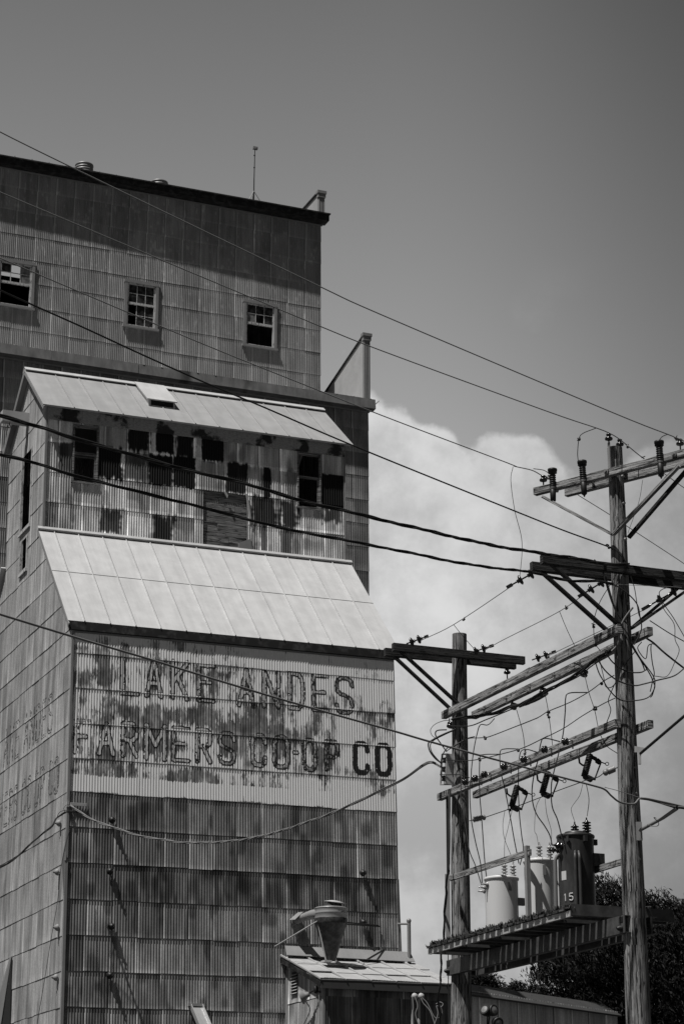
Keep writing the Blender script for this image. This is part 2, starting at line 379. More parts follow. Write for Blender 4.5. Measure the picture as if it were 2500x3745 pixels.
def cr(pts, n=6):                             # smooth curve through the points
    P = [np.array(p, float) for p in pts]
    if len(P) < 3: return [P[0]+(P[-1]-P[0])*k/n for k in range(n+1)] if len(P) == 2 else P
    Q = [2*P[0]-P[1]]+P+[2*P[-1]-P[-2]]; out = []
    for i in range(1, len(Q)-2):
        for k in range(n):
            t = k/n; a, b, c, d = Q[i-1:i+3]
            out.append(.5*((2*b)+(-a+c)*t+(2*a-5*b+4*c-d)*t*t+(-a+3*b-3*c+d)*t**3))
    return out+[P[-1]]
def rot(th, lean=0.):
    c, s_ = math.cos(th), math.sin(th); Rz = np.array([[c, -s_, 0], [s_, c, 0], [0, 0, 1.]])
    c, s_ = math.cos(lean), math.sin(lean); return Rz@np.array([[c, 0, s_], [0, 1., 0], [-s_, 0, c]])
# ================================================================== GROUND
gv = []; n = 41
xs = np.concatenate([-np.geomspace(4000, 60, 20), np.linspace(-50, 50, 11), np.geomspace(60, 4000, 20)])
X, Y = np.meshgrid(xs, xs); Z = np.where(np.hypot(X, Y) > 250, vnoise(X, Y, 300, 300, 3)*1.5-1.2, 0.)
idx = np.arange(X.size).reshape(X.shape); F = np.stack([idx[:-1, :-1], idx[:-1, 1:], idx[1:, 1:], idx[1:, :-1]], -1).reshape(-1, 4)
g = rawobj('ground', np.stack([X.ravel(), Y.ravel(), Z.ravel()], -1), F, 'gravel ground', None, True); g['kind'] = 'structure'
# ================================================================== FRONT ELEVATOR
TH = math.radians(22.7)
RE = rot(TH, -.011); A_ = pt(268, 2290, 50.); FE = Frame(A_-RE@np.array([0, 0, A_[2]/RE[2, 2]]), RE)
WE = 8.28; YC = 3.05; YR = 4.95; YB = 2*YR; ZE = 15.25; ZC = 18.42; ZCE = 21.86; ZP = 23.42
elev = thing('grain_elevator', 'pale sheet metal grain elevator with bright sloping roofs and faded painted lettering on its front', 'grain elevator', FE)
X_, Y_ = np.array([1, 0, 0.]), np.array([0, 1, 0.])
frows = [15.25, 14.58, 13.74, 12.89, 12.07, 11.27, 10.45, 9.63, 8.81, 7.99, 7.19, 6.39, 5.58, 4.77, 3.96, 3.15, 2.34, 1.53, .72, 0]
def front_tone(x, z, i, k):
    t = np.ones_like(x)
    if i == 7: t = np.where(x > 1.25, .22+.62*sstep(.25, .8, vnoise(x, z, .10, .55, 8)*.6+.4*vnoise(x, z, .35, .3, 7)), .62)
    if i >= 5: t = t*(.80+.22*vnoise(x, z, .55, .5, 4))*(1-.35*sstep(.66, .9, vnoise(x, z+9, .16, .5, 21))*((k*7+i*3) % 3 == 0))
    return t*(1.0 if i < 5 else .92)
def sign_paint(x, z):
    p = .80*(vnoise(x, z, .62, .36, 5)-.5)+.42*(vnoise(x, z, .10, 1.0, 6)-.5)+.34*(vnoise(x, z, .22, .25, 9)-.5)+.46+.24*sstep(1, 8.2, x)
    p = p-.16*sstep(.35, .0, abs(z-13.2)/1.6)*sstep(6.6, 4.5, x)
    p = np.where((z < 11.62) & (z > 11.25), p+.45-.25*sstep(5.5, 8, x), p)
    p = p+.18*sstep(14.6, 15.1, z)+.10*np.cos(2*math.pi*x/.0677)
    p = p-.28*np.exp(-((z-12.95)/.32)**2)*sstep(3.2, 4.2, x)*sstep(7., 6.2, x)
    return np.clip(p, 0, 1)
up_rows = [r for r in frows if r >= 11.27]; lo_rows = [r for r in frows if r <= 11.27]
CF = Corr((0, 0, 0), X_, -Y_, WE, up_rows, seed=11, amp=.0042)
CF.build('front_wall', 'weathered sign paint', elev, paint=sign_paint, dz=.05)
CL = Corr((0, 0, 0), X_, -Y_, WE+.02, lo_rows, seed=12, amp=.0068, wear=.45, lap=.012)
low = CL.build('front_wall', 'galvanised sheet', elev, tone=lambda x, z, i, k: front_tone(x, z, i+5, k), dz=.1)
low['label'] = 'dull unpainted lower front cladding'
# side walls follow the body and cupola outline
def outline(y):
    d = np.minimum(y, YB-y)
    return np.where(d < YC, ZE+(ZC-ZE)*d/YC, ZCE+(ZP-ZCE)*(d-YC)/(YR-YC))
lrows = [ZP+.2, 22.55, 21.72, 20.90, 20.08, 19.26, 18.44, 17.62, 16.8, 15.98]+[15.2]+frows[1:]
holesL = [(4.40, 5.36, 19.10, 21.15), (4.58, 5.18, 17.95, 18.76)]
def side_tone(x, z, i, k):
    return (.95+.32*vnoise(x, z, .34, 2.2, 14))*(1-.35*sstep(.55, .85, vnoise(x, z, .20, 1.1, 15))*sstep(18, 14, z))
CS = Corr((0, 0, 0), Y_, -X_, YB, lrows, seed=21, amp=.005, lap=.010, wear=.13, var=.5, seam=.35)
CS.build('side_wall', 'galvanised sheet', elev, top=outline, holes=holesL, tone=side_tone, dz=.2)
Corr((WE, 0, 0), Y_, X_, YB, lrows, seed=22, per=4).build('side_wall', 'galvanised sheet', elev, top=outline)
Corr((0, YB, 0), X_, Y_, WE, [15.25]+frows[1:], seed=23, per=4).build('back_wall', 'galvanised sheet', elev)
# roofs
def roof(name, m, y0, z0, y1, z1, x0, x1, step=.61, joint=None, th=.05, ph=.3, rib=.028):
    b = MB(); sm = MB(); L = math.hypot(y1-y0, z1-z0); n = np.array([0, -(z1-z0)/L, (y1-y0)/L]) * (1 if y1 > y0 else -1)
    q = [np.array([x0, y0, z0]), np.array([x1, y0, z0]), np.array([x1, y1, z1]), np.array([x0, y1, z1])]
    if y1 < y0: q = q[::-1]
    b.slab(q, th)
    x = x0+ph
    while x < x1-.05:
        p, r = np.array([x, y0, z0])+n*rib*.4, np.array([x, y1, z1])+n*rib*.4
        b.beam(p, r, .020, rib, n); sm.beam(p+np.array([.020, 0, 0])-n*(rib*.4-.002), r+np.array([.020, 0, 0])-n*(rib*.4-.002), .020, .006, n); x += step+rs.uniform(-.015, .015)  # dark strip beside each rib paints in its thin shadow
    if joint:
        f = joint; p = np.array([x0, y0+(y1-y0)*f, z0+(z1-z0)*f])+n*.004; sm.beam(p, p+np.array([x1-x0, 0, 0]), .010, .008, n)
    o = b.build(name, m, elev); sm.build('rib_shadow_and_joint', 'rib shadow and joint', o); return o
zf = lambda y: ZE+(ZC-ZE)*y/YC+.10
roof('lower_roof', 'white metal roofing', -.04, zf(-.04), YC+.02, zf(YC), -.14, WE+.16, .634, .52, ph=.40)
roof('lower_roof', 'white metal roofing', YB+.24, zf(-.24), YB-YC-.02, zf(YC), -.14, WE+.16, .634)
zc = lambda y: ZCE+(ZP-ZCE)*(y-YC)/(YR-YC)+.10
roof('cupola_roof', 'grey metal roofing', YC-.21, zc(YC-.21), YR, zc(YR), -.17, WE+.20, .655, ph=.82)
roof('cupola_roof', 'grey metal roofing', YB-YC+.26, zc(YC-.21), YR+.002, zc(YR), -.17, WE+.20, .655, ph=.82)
b = MB()
for s_ in (-1, 1):
    b.beam((-.17, YR+s_*.075, ZP+.105), (WE+.2, YR+s_*.075, ZP+.105), .20, .025, (0, s_*.62, .78))
b.build('ridge_cap', 'white metal roofing', elev)
b = MB()                                        # fascia and gutter under the sign roof; the black paints in their shade
e0 = zf(-.04)-.06
b.beam((-.12, -.036, e0-.055), (WE+.14, -.036, e0-.055), .024, .21, (0, .10, 1))
b.build('fascia', 'black fascia', elev)
b = MB(); b.box((-.12, -.040, e0-.175), (WE+.14, -.016, e0-.162))
b.build('soffit', 'black fascia', elev)
b = MB(); b.box((0, -.030, ZE-.22), (WE, -.018, ZE-.12)); b.build('eave_flashing', 'flat trim metal', elev)
b = MB(); b.beam((-.16, YC-.06, ZC+.075), (WE+.18, YC-.06, ZC+.075), .12, .05, (0, -.7, .7)); b.build('flashing', 'pale flat trim', elev)
# rake boards (undersides of the gable overhangs)
b = MB()
for s_ in (0, 1):
    f = lambda y: YB-y if s_ else y
    b.beam((-.15, f(YC-.21), zc(YC-.21)-.10), (-.15, f(YR-.02), zc(YR)-.10), .03, .10, (0, (1 if s_ else -1)*.6, .8))
b.build('rake_board', 'flat trim metal', elev)
b = MB(); b.beam((-.13, -.07, zf(-.07)-.09), (-.13, YC, zf(YC)-.09), .025, .09, (0, -.7, .7)); b.build('rake_board', 'flat trim metal', elev)
# cupola front wall with patched, sooty sheets
def cu(x, y): p = FE.loc(x, y, 1, YC); return p[0], p[2]
R3 = lambda x, y: cu(x*.4464, 1300+y*.4464)
R4 = lambda x, y: cu(650+x*.5102, 1400+y*.5102)
dark = []   # (x0,x1,z0,z1,strength,softness)
def dk(f, x0, x1, y0, y1, st, so):
    a = f(x0, (y0+y1)/2)[0]; c = f(x1, (y0+y1)/2)[0]; m_ = (x0+x1)/2; dark.append((a, c, f(m_, y1)[1], f(m_, y0)[1], st, so))
for a in [(1050, 1225, 575, 780, .93, .16), (1275, 1425, 560, 800, .97, .05), (1445, 1590, 575, 830, .93, .14), (795, 1000, 748, 1010, .96, .12), (1008, 1215, 800, 1035, .75, .2), (1222, 1412, 815, 1060, .97, .06), (1418, 1600, 830, 1080, .97, .05), (825, 990, 1262, 1450, .85, .18), (1250, 1420, 1320, 1580, .9, .2), (387, 590, 1195, 1440, .45, .2), (480, 602, 715, 965, .8, .08)]: dk(R3, *a)  # last patch: a stain with a cast shadow painted into it
for a in [(170, 330, 325, 560, .97, .05), (345, 492, 575, 785, .93, .07), (158, 325, 560, 780, .45, .2), (500, 605, 605, 800, .45, .12), (612, 665, 608, 820, .96, .03), (775, 855, 625, 830, .5, .12), (535, 690, 815, 1020, .88, .15), (725, 850, 840, 1030, .9, .2), (1030, 1190, 660, 905, .98, .03), (1045, 1190, 895, 1000, .85, .2), (590, 640, 1030, 1270, .8, .04), (735, 810, 1060, 1230, .6, .12), (530, 560, 1040, 1250, .4, .1)]: dk(R4, *a)
def cup_tone(x, z, i, k):
    t = 1.0*np.ones_like(x); wob = .9*(vnoise(x, z, .045, .35, 31)-.5)+.5*(vnoise(x, z, .10, .06, 32)-.5)
    for x0, x1, z0, z1, st, so in dark:
        d = np.minimum(np.minimum(x-x0, x1-x), np.minimum(z-z0+.30*np.clip(vnoise(x, z*.2, .045, .4, 35)-.45, 0, 1)*(so+.35), z1-z))+wob*so*1.1
        t = t*(1-min(1, st*1.06)*sstep(-so*.4, so*.3, d))
    return t*(1.95+.35*vnoise(x, z, .3, .6, 33))
crow = [ZCE+.05, 20.88, 20.08, 19.26, ZC]
WIN = [(.74, 1.34, 19.86, 21.37), (6.95, 7.55, 19.90, 21.40)]
holesC = list(WIN)+[(4.26, 5.48, 18.50, 20.04)]
CC = Corr((0, YC, 0), X_, -Y_, WE, crow, seed=42)
CC.build('cupola_wall', 'galvanised sheet', elev, holes=holesC, tone=cup_tone, dz=.03)
Corr((0, YB-YC, 0), X_, Y_, WE, crow, seed=43, per=4).build('cupola_wall', 'galvanised sheet', elev)
fz = MB()
for a in np.arange(0, WE-.01, .46):
    a1 = min(a+.458, WE); t_ = rs.uniform(-.01, .01)
    fz.box((a, YC-.060+t_, ZCE-.40), (a1, YC-.035, ZCE-.02))
fz.build('frieze', 'sooty frieze sheet', elev)
# board patch where a sheet is missing
b = MB()
zt = 20.06; k = 0
while zt > 18.46:
    h = .17+rs.uniform(-.012, .012)
    brk = 4.22+rs.uniform(.2, 1.1) if k in (1, 2, 5, 7) else None
    ends = [(4.22, 5.52)] if brk is None else [(4.22, brk-.004), (brk+.004, 5.52)]
    for a, c in ends: b.beam((a, YC+.05+rs.uniform(-.012, .012), zt-h/2), (c, YC+.05+rs.uniform(-.012, .012), zt-h/2), .03, h-.006, (0, 0, 1))
    zt -= h; k += 1
b.build('board_patch', 'grey boards', elev)
b = MB()
q = [R4(432, 1150), (R4(520, 1120)), R4(525, 1245), R4(430, 1240)]
b.prism([(a, YC-.012, z) for a, z in q], (0, -.03, 0)); b.build('torn_sheet', 'flat trim metal', elev); b = MB()
q = [R4(180, 1160), R4(428, 1178), R4(428, 1236), R4(178, 1210)]; b.prism([(a, YC-.012, z) for a, z in q], (0, -.018, 0))
b.build('torn_sheet', 'flat trim metal', elev)
b = MB(); q = [R4(484, 800), R4(496, 805), R4(520, 975), R4(508, 990)]; b.prism([(a, YC-.03, z) for a, z in q], (0, -.03, 0)); b.build('torn_sheet', 'pale flat trim', elev); b = MB()
q = [R4(325, 785), R4(340, 785), R4(356, 812), R4(350, 832)]; b.prism([(a, YC-.03, z) for a, z in q], (0, -.03, 0)); b.build('torn_sheet', 'pale flat trim', elev)
# cupola windows: open sashes
def sash_window(x0, x1, z0, z1, zm, par, y, style, fw=.055):
    f = MB()
    for s in (((x0-fw, z0), (x0, z1)), ((x1, z0), (x1+fw, z1)), ((x0-fw, z1), (x1+fw, z1+fw)), ((x0-fw-.03, z0-fw), (x1+fw+.03, z0))):
        f.box((s[0][0], y-.05, s[0][1]), (s[1][0], y+.03, s[1][1]))
    fo = f.build('window', 'peeling window paint' if style != 'cupola' else 'grey boards', par)
    m = MB(); m.box((x0, y-.012, zm-.035), (x1, y+.03, zm+.035))
    if style == 'cupola':
        m.box((x1-.05, y-.01, z0+.03), (x1, y+.02, zm-.035)); m.box((x0, y-.01, z0), (x1, y+.02, z0+.03)); t_ = MB(); t_.box((x0, y-.01, z1-.035), (x1, y+.02, z1)); t_.build('top_rail', 'grey boards', fo)
    m.build('sash', 'grey boards' if style == 'cupola' else 'peeling window paint', fo); return fo
for w, zm in zip(WIN, (20.64, 20.75)): sash_window(*w, zm, elev, YC, 'cupola', .04)
# framed openings in the side wall
for y0, y1, z0, z1 in holesL:
    f = MB()
    f.box((-.04, y0-.06, z0-.08), (.03, y0, z1+.02)); f.box((-.04, y1, z0-.08), (.03, y1+.06, z1+.02)); f.box((-.06, y0-.08, z0-.16), (.04, y1+.08, z0-.08)); f.box((.0, y0, z0), (.03, y0+.03, z1))
    f.build('opening_frame', 'peeling window paint', elev)
# roof hatch on the cupola roof
qh = [FE.loc(532, 1452, 1, 3.75), FE.loc(659, 1470, 1, 3.75)]
hx0, hx1 = 2.90, 3.64; hy0, hy1 = 3.62, 4.72
b = MB(); z0 = zc(hy0); z1 = zc(hy1)
b.prism([(hx0, hy0, z0-.06), (hx0, hy0, z0+.22), (hx0, hy1, z1+.17), (hx0, hy1, z1-.06)], (hx1-hx0, 0, 0)); hb = b.build('roof_hatch', 'white metal roofing', elev)
b = MB(); b.slab([(hx0-.05, hy0-.06, z0+.19), (hx1+.05, hy0-.06, z0+.19), (hx1+.05, hy1+.04, z1+.20), (hx0-.05, hy1+.04, z1+.20)], .03); b.build('lid', 'white metal roofing', hb)
b = MB(); b.box((hx0+.07, hy0-.012, z0+.03), (hx1-.05, hy0-.002, z0+.17)); b.build('vent_mouth', 'dark interior', hb)
# hoist beam and hook at the gable
b = MB(); b.box((-.74, YR-.13, 21.95), (0, YR+.13, 22.25)); hbm = b.build('hoist_beam', 'pale flat trim', elev)
b = MB(); hp = np.array([-.52, YR, 21.95]); b.tube([hp, hp+[0, 0, -.06]], .012); b.tube([hp+np.array([.04*math.sin(a), 0, -.10+.04*math.cos(a)]) for a in np.linspace(0, 5.6, 12)], .010); b.build('hook', 'black hardware', hbm)
b = MB(); b.box((-.012, YR-.01, 21.15), (-.002-.02, YR+.01, 21.95)); b.build('batten', 'black hardware', elev)
# corner trims
b = MB(); b.box((-.045, -.05, 0), (.02, .04, 6.39+3.2)); b.box((-.035, -.04, 9.7), (.02, .04, 15.1)); b.build('corner_trim', 'flat trim metal', elev)
b = MB(); b.box((-.035, YC-.045, ZC), (.02, YC+.03, ZCE)); b.build('corner_trim', 'flat trim metal', elev); b = MB(); b.box((WE-.02, YC-.045, ZC), (WE+.03, YC+.03, ZCE)); b.build('corner_trim', 'flat trim metal', elev)
b = MB(); b.prism([(WE-.02, -.04, 6.9), (WE+.10, -.02, 6.9), (WE+.03, -.02, 9.6), (WE-.02, -.04, 9.6)], (0, .06, 0)); b.build('corner_trim', 'galvanised sheet' if 0 else 'flat trim metal', elev)
b = MB(); b.prism([(-.05, -.03, 8.85), (-.12, -.03, 9.62), (-.02, -.04, 10.3), (.02, -.03, 9.6)], (0, .03, 0)); b.prism([(-.03, -.06, 9.63), (-.02, .10, 9.63), (-.02, .02, 10.3)], (-.03, 0, 0)); b.build('torn_sheet', 'flat trim metal', elev)
# tie rod ends
def tie(p, ax):
    ax = np.array(ax); b = MB()
    b.tube([p, p+ax*.16], .016, 8); b.lathe(p+ax*.03, [(0, .075), (.01, .085), (.05, .07), (.085, .035), (.09, .03)], ax, 14); b.tube([p+ax*.13-np.array([0, 0, .02]), p+ax*.13+np.array([.06, 0, .0])*abs(ax[1])+np.array([0, .06, 0])*abs(ax[0])], .012, 6)
    return b.build('tie_rod_end', 'black hardware' if abs(ax[1]) else 'flat trim metal', elev)
for x, y in [(411, 2999), (403, 3187), (409, 3389), (403, 3568), (1328, 3193), (1329, 3374)]:
    p = FE.loc(x, y, 1, -.08); p[1] = -.012; tie(p, (0, -1., 0))
for x, y in [(213, 3011), (207, 3190), (207, 3393), (202, 3576)]:
    p = FE.loc(x, y, 0, -.08); p[0] = -.012; tie(p, (-1., 0, 0))
# ---- painted lettering, worn, following the corrugations
def arc(cx, cy, rx, ry, a0, a1, n=9): return [(cx+rx*math.cos(math.radians(a)), cy+ry*math.sin(math.radians(a))) for a in np.linspace(a0, a1, n)]
RO = [(.5, 1)]+[(.28, 1), (.1, .93), (0, .8), (0, .2), (.1, .07), (.28, 0), (.72, 0), (.9, .07), (1, .2), (1, .8), (.9, .93), (.72, 1), (.5, 1)]
GL = {'L': [[(0, 1), (0, 0), (1, 0)]], 'A': [[(0, 0), (.5, 1), (1, 0)], [(.2, .36), (.8, .36)]], 'K': [[(0, 0), (0, 1)], [(1, 1), (0, .42)], [(.35, .58), (1, 0)]],
      'E': [[(1, 1), (0, 1), (0, 0), (1, 0)], [(0, .52), (.75, .52)]], 'N': [[(0, 0), (0, 1), (1, 0), (1, 1)]],
      'D': [[(0, 0), (0, 1), (.65, 1), (.92, .88), (1, .7), (1, .3), (.92, .12), (.65, 0), (0, 0)]],
      'S': [[(1, .78), (.93, .93), (.72, 1), (.28, 1), (.07, .93), (0, .78), (.05, .62), (.3, .53), (.7, .47), (.95, .38), (1, .22), (.93, .07), (.72, 0), (.28, 0), (.07, .07), (0, .22)]],
      'F': [[(1, 1), (0, 1), (0, 0)], [(0, .52), (.75, .52)]], 'R': [[(0, 0), (0, 1), (.7, 1), (.95, .92), (1, .78), (.95, .6), (.7, .5), (0, .5)], [(.45, .5), (1, 0)]],
      'M': [[(0, 0), (0, 1), (.5, .4), (1, 1), (1, 0)]], 'C': [[(1, .76), (.97, .9), (.75, 1), (.28, 1), (.06, .92), (0, .78), (0, .22), (.06, .08), (.28, 0), (.75, 0), (.97, .1), (1, .24)]],
      'O': [RO], 'P': [[(0, 0), (0, 1), (.7, 1), (.95, .9), (1, .75), (.95, .57), (.7, .46), (0, .46)]], '-': [[(0, .5), (1, .5)]],
      '1': [[(.2, .8), (.5, 1), (.5, 0)]], '5': [[(1, 1), (.1, 1), (.05, .55), (.6, .6), (.95, .45), (1, .25), (.85, .05), (.5, 0), (0, .1)]]}
def seg_d(px, pz, a, b):
    d = np.array(b)-np.array(a); l2 = max(d@d, 1e-9); t = np.clip(((px-a[0])*d[0]+(pz-a[1])*d[1])/l2, 0, 1)
    return np.hypot(px-a[0]-t*d[0], pz-a[1]-t*d[1])
def letter(ch, C, x0, x1, z0, z1, fade, par, hw=.055, seed=0, ghost=False, flip=False, erode=.0):
    st = C.pitch/C.per; i0 = int(math.floor((x0-.1)/st)); i1 = int(math.ceil((x1+.1)/st)); xs = np.arange(i0, i1+1)*st; xs = xs[(xs > .0) & (xs < C.W)]
    zs = np.arange(z0-.1, z1+.1, .016); X, Z = np.meshgrid(xs, zs); x = X.ravel(); z = Z.ravel()
    ii = np.array([C.row_of(v) for v in zs]); ii = np.repeat(ii, len(xs)); yo = np.zeros_like(x)
    for i in set(ii): m_ = ii == i; yo[m_] = C.out(i, x[m_], z[m_])
    V = C.org+np.outer(x, C.ex)+np.outer(z, [0, 0, 1])+np.outer(yo+.0025, C.en)
    c, r = len(xs), len(zs); id0 = np.arange(c*r).reshape(r, c); F = np.stack([id0[:-1, :-1], id0[:-1, 1:], id0[1:, 1:], id0[1:, :-1]], -1).reshape(-1, 4)
    cx = x[F].mean(1); cz = z[F].mean(1); d = np.full(len(F), 9.)
    xa, xb = x0+hw, x1-hw; za, zb = z0+hw, z1-hw
    for pl in GL[ch]:
        for p, q in zip(pl[:-1], pl[1:]):
            M = lambda t: ((xb-t[0]*(xb-xa)) if flip else (xa+t[0]*(xb-xa)), za+t[1]*(zb-za))
            d = np.minimum(d, seg_d(cx, cz, M(p), M(q)))
    w1 = vnoise(cx, cz, .05, .06, 70+seed); w2 = vnoise(cx, cz, .3, .3, 90+seed); w3 = vnoise(cx, cz, .022, .05, 120+seed)
    dd = d+(w1-.5)*.018; keep = dd < hw+.006
    ring = sstep(.024, .010, np.abs(dd-hw+.008)); ink = np.maximum(ring*(.55+.8*w1+.25*w2), (1-fade)*(.9+.5*(w3-.5))+.75*fade*sstep(.62, .9, w1*.6+w2*.5))
    gone = (w3*.5+w1*.5) > (.86-.30*fade*w2-erode); keep &= ~gone
    if ghost: keep &= (ring > .3) & (w1+w2*.6 > .62); ink = ink*.4+.1
    if keep.sum() == 0: return
    F = F[keep]; used = np.unique(F); mp = np.zeros(len(V), int); mp[used] = np.arange(len(used))
    return rawobj('letter', V[used], mp[F], 'ghost letter paint' if ghost else 'faded letter paint', par, True, fattr={'ink': ink[keep]})
mat('ghost letter paint', .2, .6, 0, lambda nt, b: setcol(nt, b, mapr(nt, noise(nt, objc(nt), 1., 5, .6, (30, 30, 8)), .3, .7, .03, .14)))
def fw(x, y): p = FE.loc(x, y, 1, 0.); return p[0], p[2]
ROW1 = [('L', 440, 511, 2399, 2546, .85), ('A', 529, 596, 2408, 2555, .8), ('K', 623, 692, 2414, 2564, .7), ('E', 719, 788, 2428, 2571, .75), ('A', 866, 934, 2442, 2589, .6), ('N', 957, 1026, 2448, 2594, .6), ('D', 1050, 1114, 2457, 2600, .6), ('E', 1138, 1204, 2465, 2606, .6), ('S', 1222, 1294, 2474, 2614, .45)]
ROW2 = [('F', 270, 330, 2630, 2762, .97), ('A', 355, 421, 2640, 2767, .85), ('R', 442, 507, 2640, 2774, .8), ('M', 527, 609, 2646, 2785, .8), ('E', 627, 696, 2657, 2790, .6), ('R', 713, 776, 2663, 2795, .65), ('S', 796, 862, 2675, 2801, .5), ('C', 914, 977, 2683, 2807, .55), ('O', 994, 1060, 2689, 2815, .5), ('-', 1068, 1092, 2738, 2768, .8), ('O', 1103, 1160, 2700, 2824, .45), ('P', 1184, 1243, 2706, 2824, .4), ('C', 1289, 1351, 2712, 2835, .12), ('O', 1369, 1432, 2718, 2841, .08)]
for rw, lab in ((ROW1, 'worn upper line of lettering, LAKE ANDES'), (ROW2, 'worn lower line of lettering, FARMERS CO-OP CO')):
    e = bpy.data.objects.new('lettering', None); COL.objects.link(e); e.parent = elev; e['label'] = lab
    for j, (ch, x0, x1, y0, y1, fd) in enumerate(rw):
        a = fw(x0, y0); c = fw(x1, y1); zt_ = fw((x0+x1)/2, y0)[1]; zb_ = fw((x0+x1)/2, y1)[1]
        letter(ch, CF, a[0], c[0], zb_, zt_, fd, e, seed=j+(40 if rw is ROW2 else 0), hw=.060 if ch not in '-SE' else .050, erode=.12 if ch == 'F' else 0)
for txt, z0, z1, y0, pw in (('LAKE ANDES', 12.95, 13.93, 1.55, .56), ('FARMERS CO-OP CO', 11.35, 12.25, .85, .50)):
    e = bpy.data.objects.new('lettering', None); COL.objects.link(e); e.parent = elev; e['label'] = 'ghostly lettering on the side wall'; y = y0
    for j, ch in enumerate(reversed(txt)):
        if ch == ' ': y += pw*.55; continue
        if ch == '-': y += pw*.4; continue
        if y > 6.2: break
        letter(ch, CS, y, y+pw*.78, z0, z1, .5, e, seed=j, ghost=True, flip=True, hw=.045); y += pw
# wire bracket at the corner, side chute, spout and vent pipe
b = MB(); b.beam((.04, -.05, 10.935), (.42, -.05, 10.935), .03, .07); b.box((-.06, -.10, 10.86), (.0, -.02, 10.98)); b.build('wire_bracket', 'pale flat trim', elev)
b = MB(); b.prism([(-.045, 4.40, 4.5), (-.045, 4.55, 7.93), (-.045, 6.1, 4.5)], (.02, 0, 0)); b.build('wall_gap', 'dark interior', elev)
b = MB(); b.slab([(-.05, 4.55, 7.96), (-.06, 4.66, 7.96), (-.34, 7.0, 5.0), (-.09, 5.9, 5.0)], .012); b.build('torn_sheet', 'flat trim metal', elev)
b = MB(); p0 = FE.loc(718, 3688, 1, -.05); d_ = nrm(np.array([.10, -.65, -.75]))
b.beam(p0+np.array([0, .0, .02]), p0+d_*3.2, .26, .02, (0, .75, -.65)); b.beam(p0+[-.14, 0, .05], p0+d_*3.2+np.array([-.14, 0, .03]), .02, .12, (0, -.75, .65)); b.beam(p0+[.14, 0, .05], p0+d_*3.2+np.array([.14, 0, .03]), .02, .12, (0, -.75, .65)); b.box(p0+[-.20, -.03, .04], p0+[.20, .04, .10])
b.build('grain_spout', 'cyclone band', elev)
b = MB(); b.tube([(8.50, -.14, 8.58), (8.49, -.14, 7.2)], .045, 12); b.tube([(8.24, -.05, 8.52), (8.50, -.14, 8.52)], .025, 8); b.lathe((8.50, -.14, 8.56), [(0, .05), (.04, .06), (.08, .04), (.09, .01)])
b.build('vent_pipe', 'steel hardware', elev)
# ================================================================== REAR TOWER
T0 = pt(1345, 1500, 72.); FT = Frame((T0[0], T0[1], 0), rot(TH, 0))
tower = thing('elevator_tower', 'tall dark metal clad tower behind the front elevator with stepped parapets and three broken windows', 'elevator tower', FT)
XL = -17.; UY = 2.6; UD = 9.; ZM = 29.02
CAMT = FT.inv(O); KU = (UY-CAMT[1])/(-CAMT[1])   # the upper block stands back: its sizes were read on the lower block's plane
kx = lambda x: CAMT[0]+(x-CAMT[0])*KU
kz = lambda z: CAMT[2]+(z-CAMT[2])*KU
UX = kx(-1.82); XL = kx(-17.); e0_ = kz(35.86)
trow = [e0_+.1]+[round(kz(35.21-.855*i), 3) for i in range(8)]+[28.2]
TW = [(kx(a), kx(c), kz(z0), kz(z1)) for a, c, z0, z1 in [(-13.37, -12.27, 30.85, 32.40), (-8.93, -7.92, 30.80, 32.38), (-4.62, -3.57, 30.78, 32.36)]]
hol = [(a-XL, c-XL, z0, z1) for a, c, z0, z1 in TW]
def tow_tone(x, z, i, k): return (.80+.35*vnoise(x, z, .5, 1.6, 52))*(1+.9*sstep(.80, .86, vnoise(x, z, .09, .16, 53))*sstep(31, 33, z)*.5)
CTU = Corr((XL, UY, 0), X_, -Y_, UX-XL, trow, seed=51, sheet=.68, wear=.10, var=.35, seam=.55, amp=.0055)
CTU.build('upper_wall', 'old galvanised sheet', tower, holes=hol, tone=tow_tone, dz=.1)
Corr((UX, UY, 0), Y_, X_, UD, trow, seed=54, per=4).build('upper_wall', 'old galvanised sheet', tower)
mrow = [round(29.15-.86*i, 3) for i in range(34)]; mrow[-1] = 0
CTM = Corr((XL-1, 0, 0), X_, -Y_, -XL+1, mrow, seed=55, sheet=.655, wear=.2)
CTM.build('lower_wall', 'old galvanised sheet', tower, tone=lambda x, z, i, k: .95*(.7+.4*vnoise(x, z, .6, 1.2, 56)), dz=.3)
Corr((0, 0, 0), Y_, X_, UD+UY+.7, mrow, seed=57, per=4).build('lower_wall', 'old galvanised sheet', tower)
b = MB(); b.box((XL-.2, UY+UD, 28), (UX, UY+UD+.1, e0_)); b.box((XL-1, UD+UY+.7, 0), (0, UD+UY+.8, 29)); b.box((XL-1.1, 0, 0), (XL-1, UD+UY+.7, 29)); b.box((XL-.1, UY, 28), (XL, UY+UD, e0_)); b.build('back_wall', 'old galvanised sheet', tower)
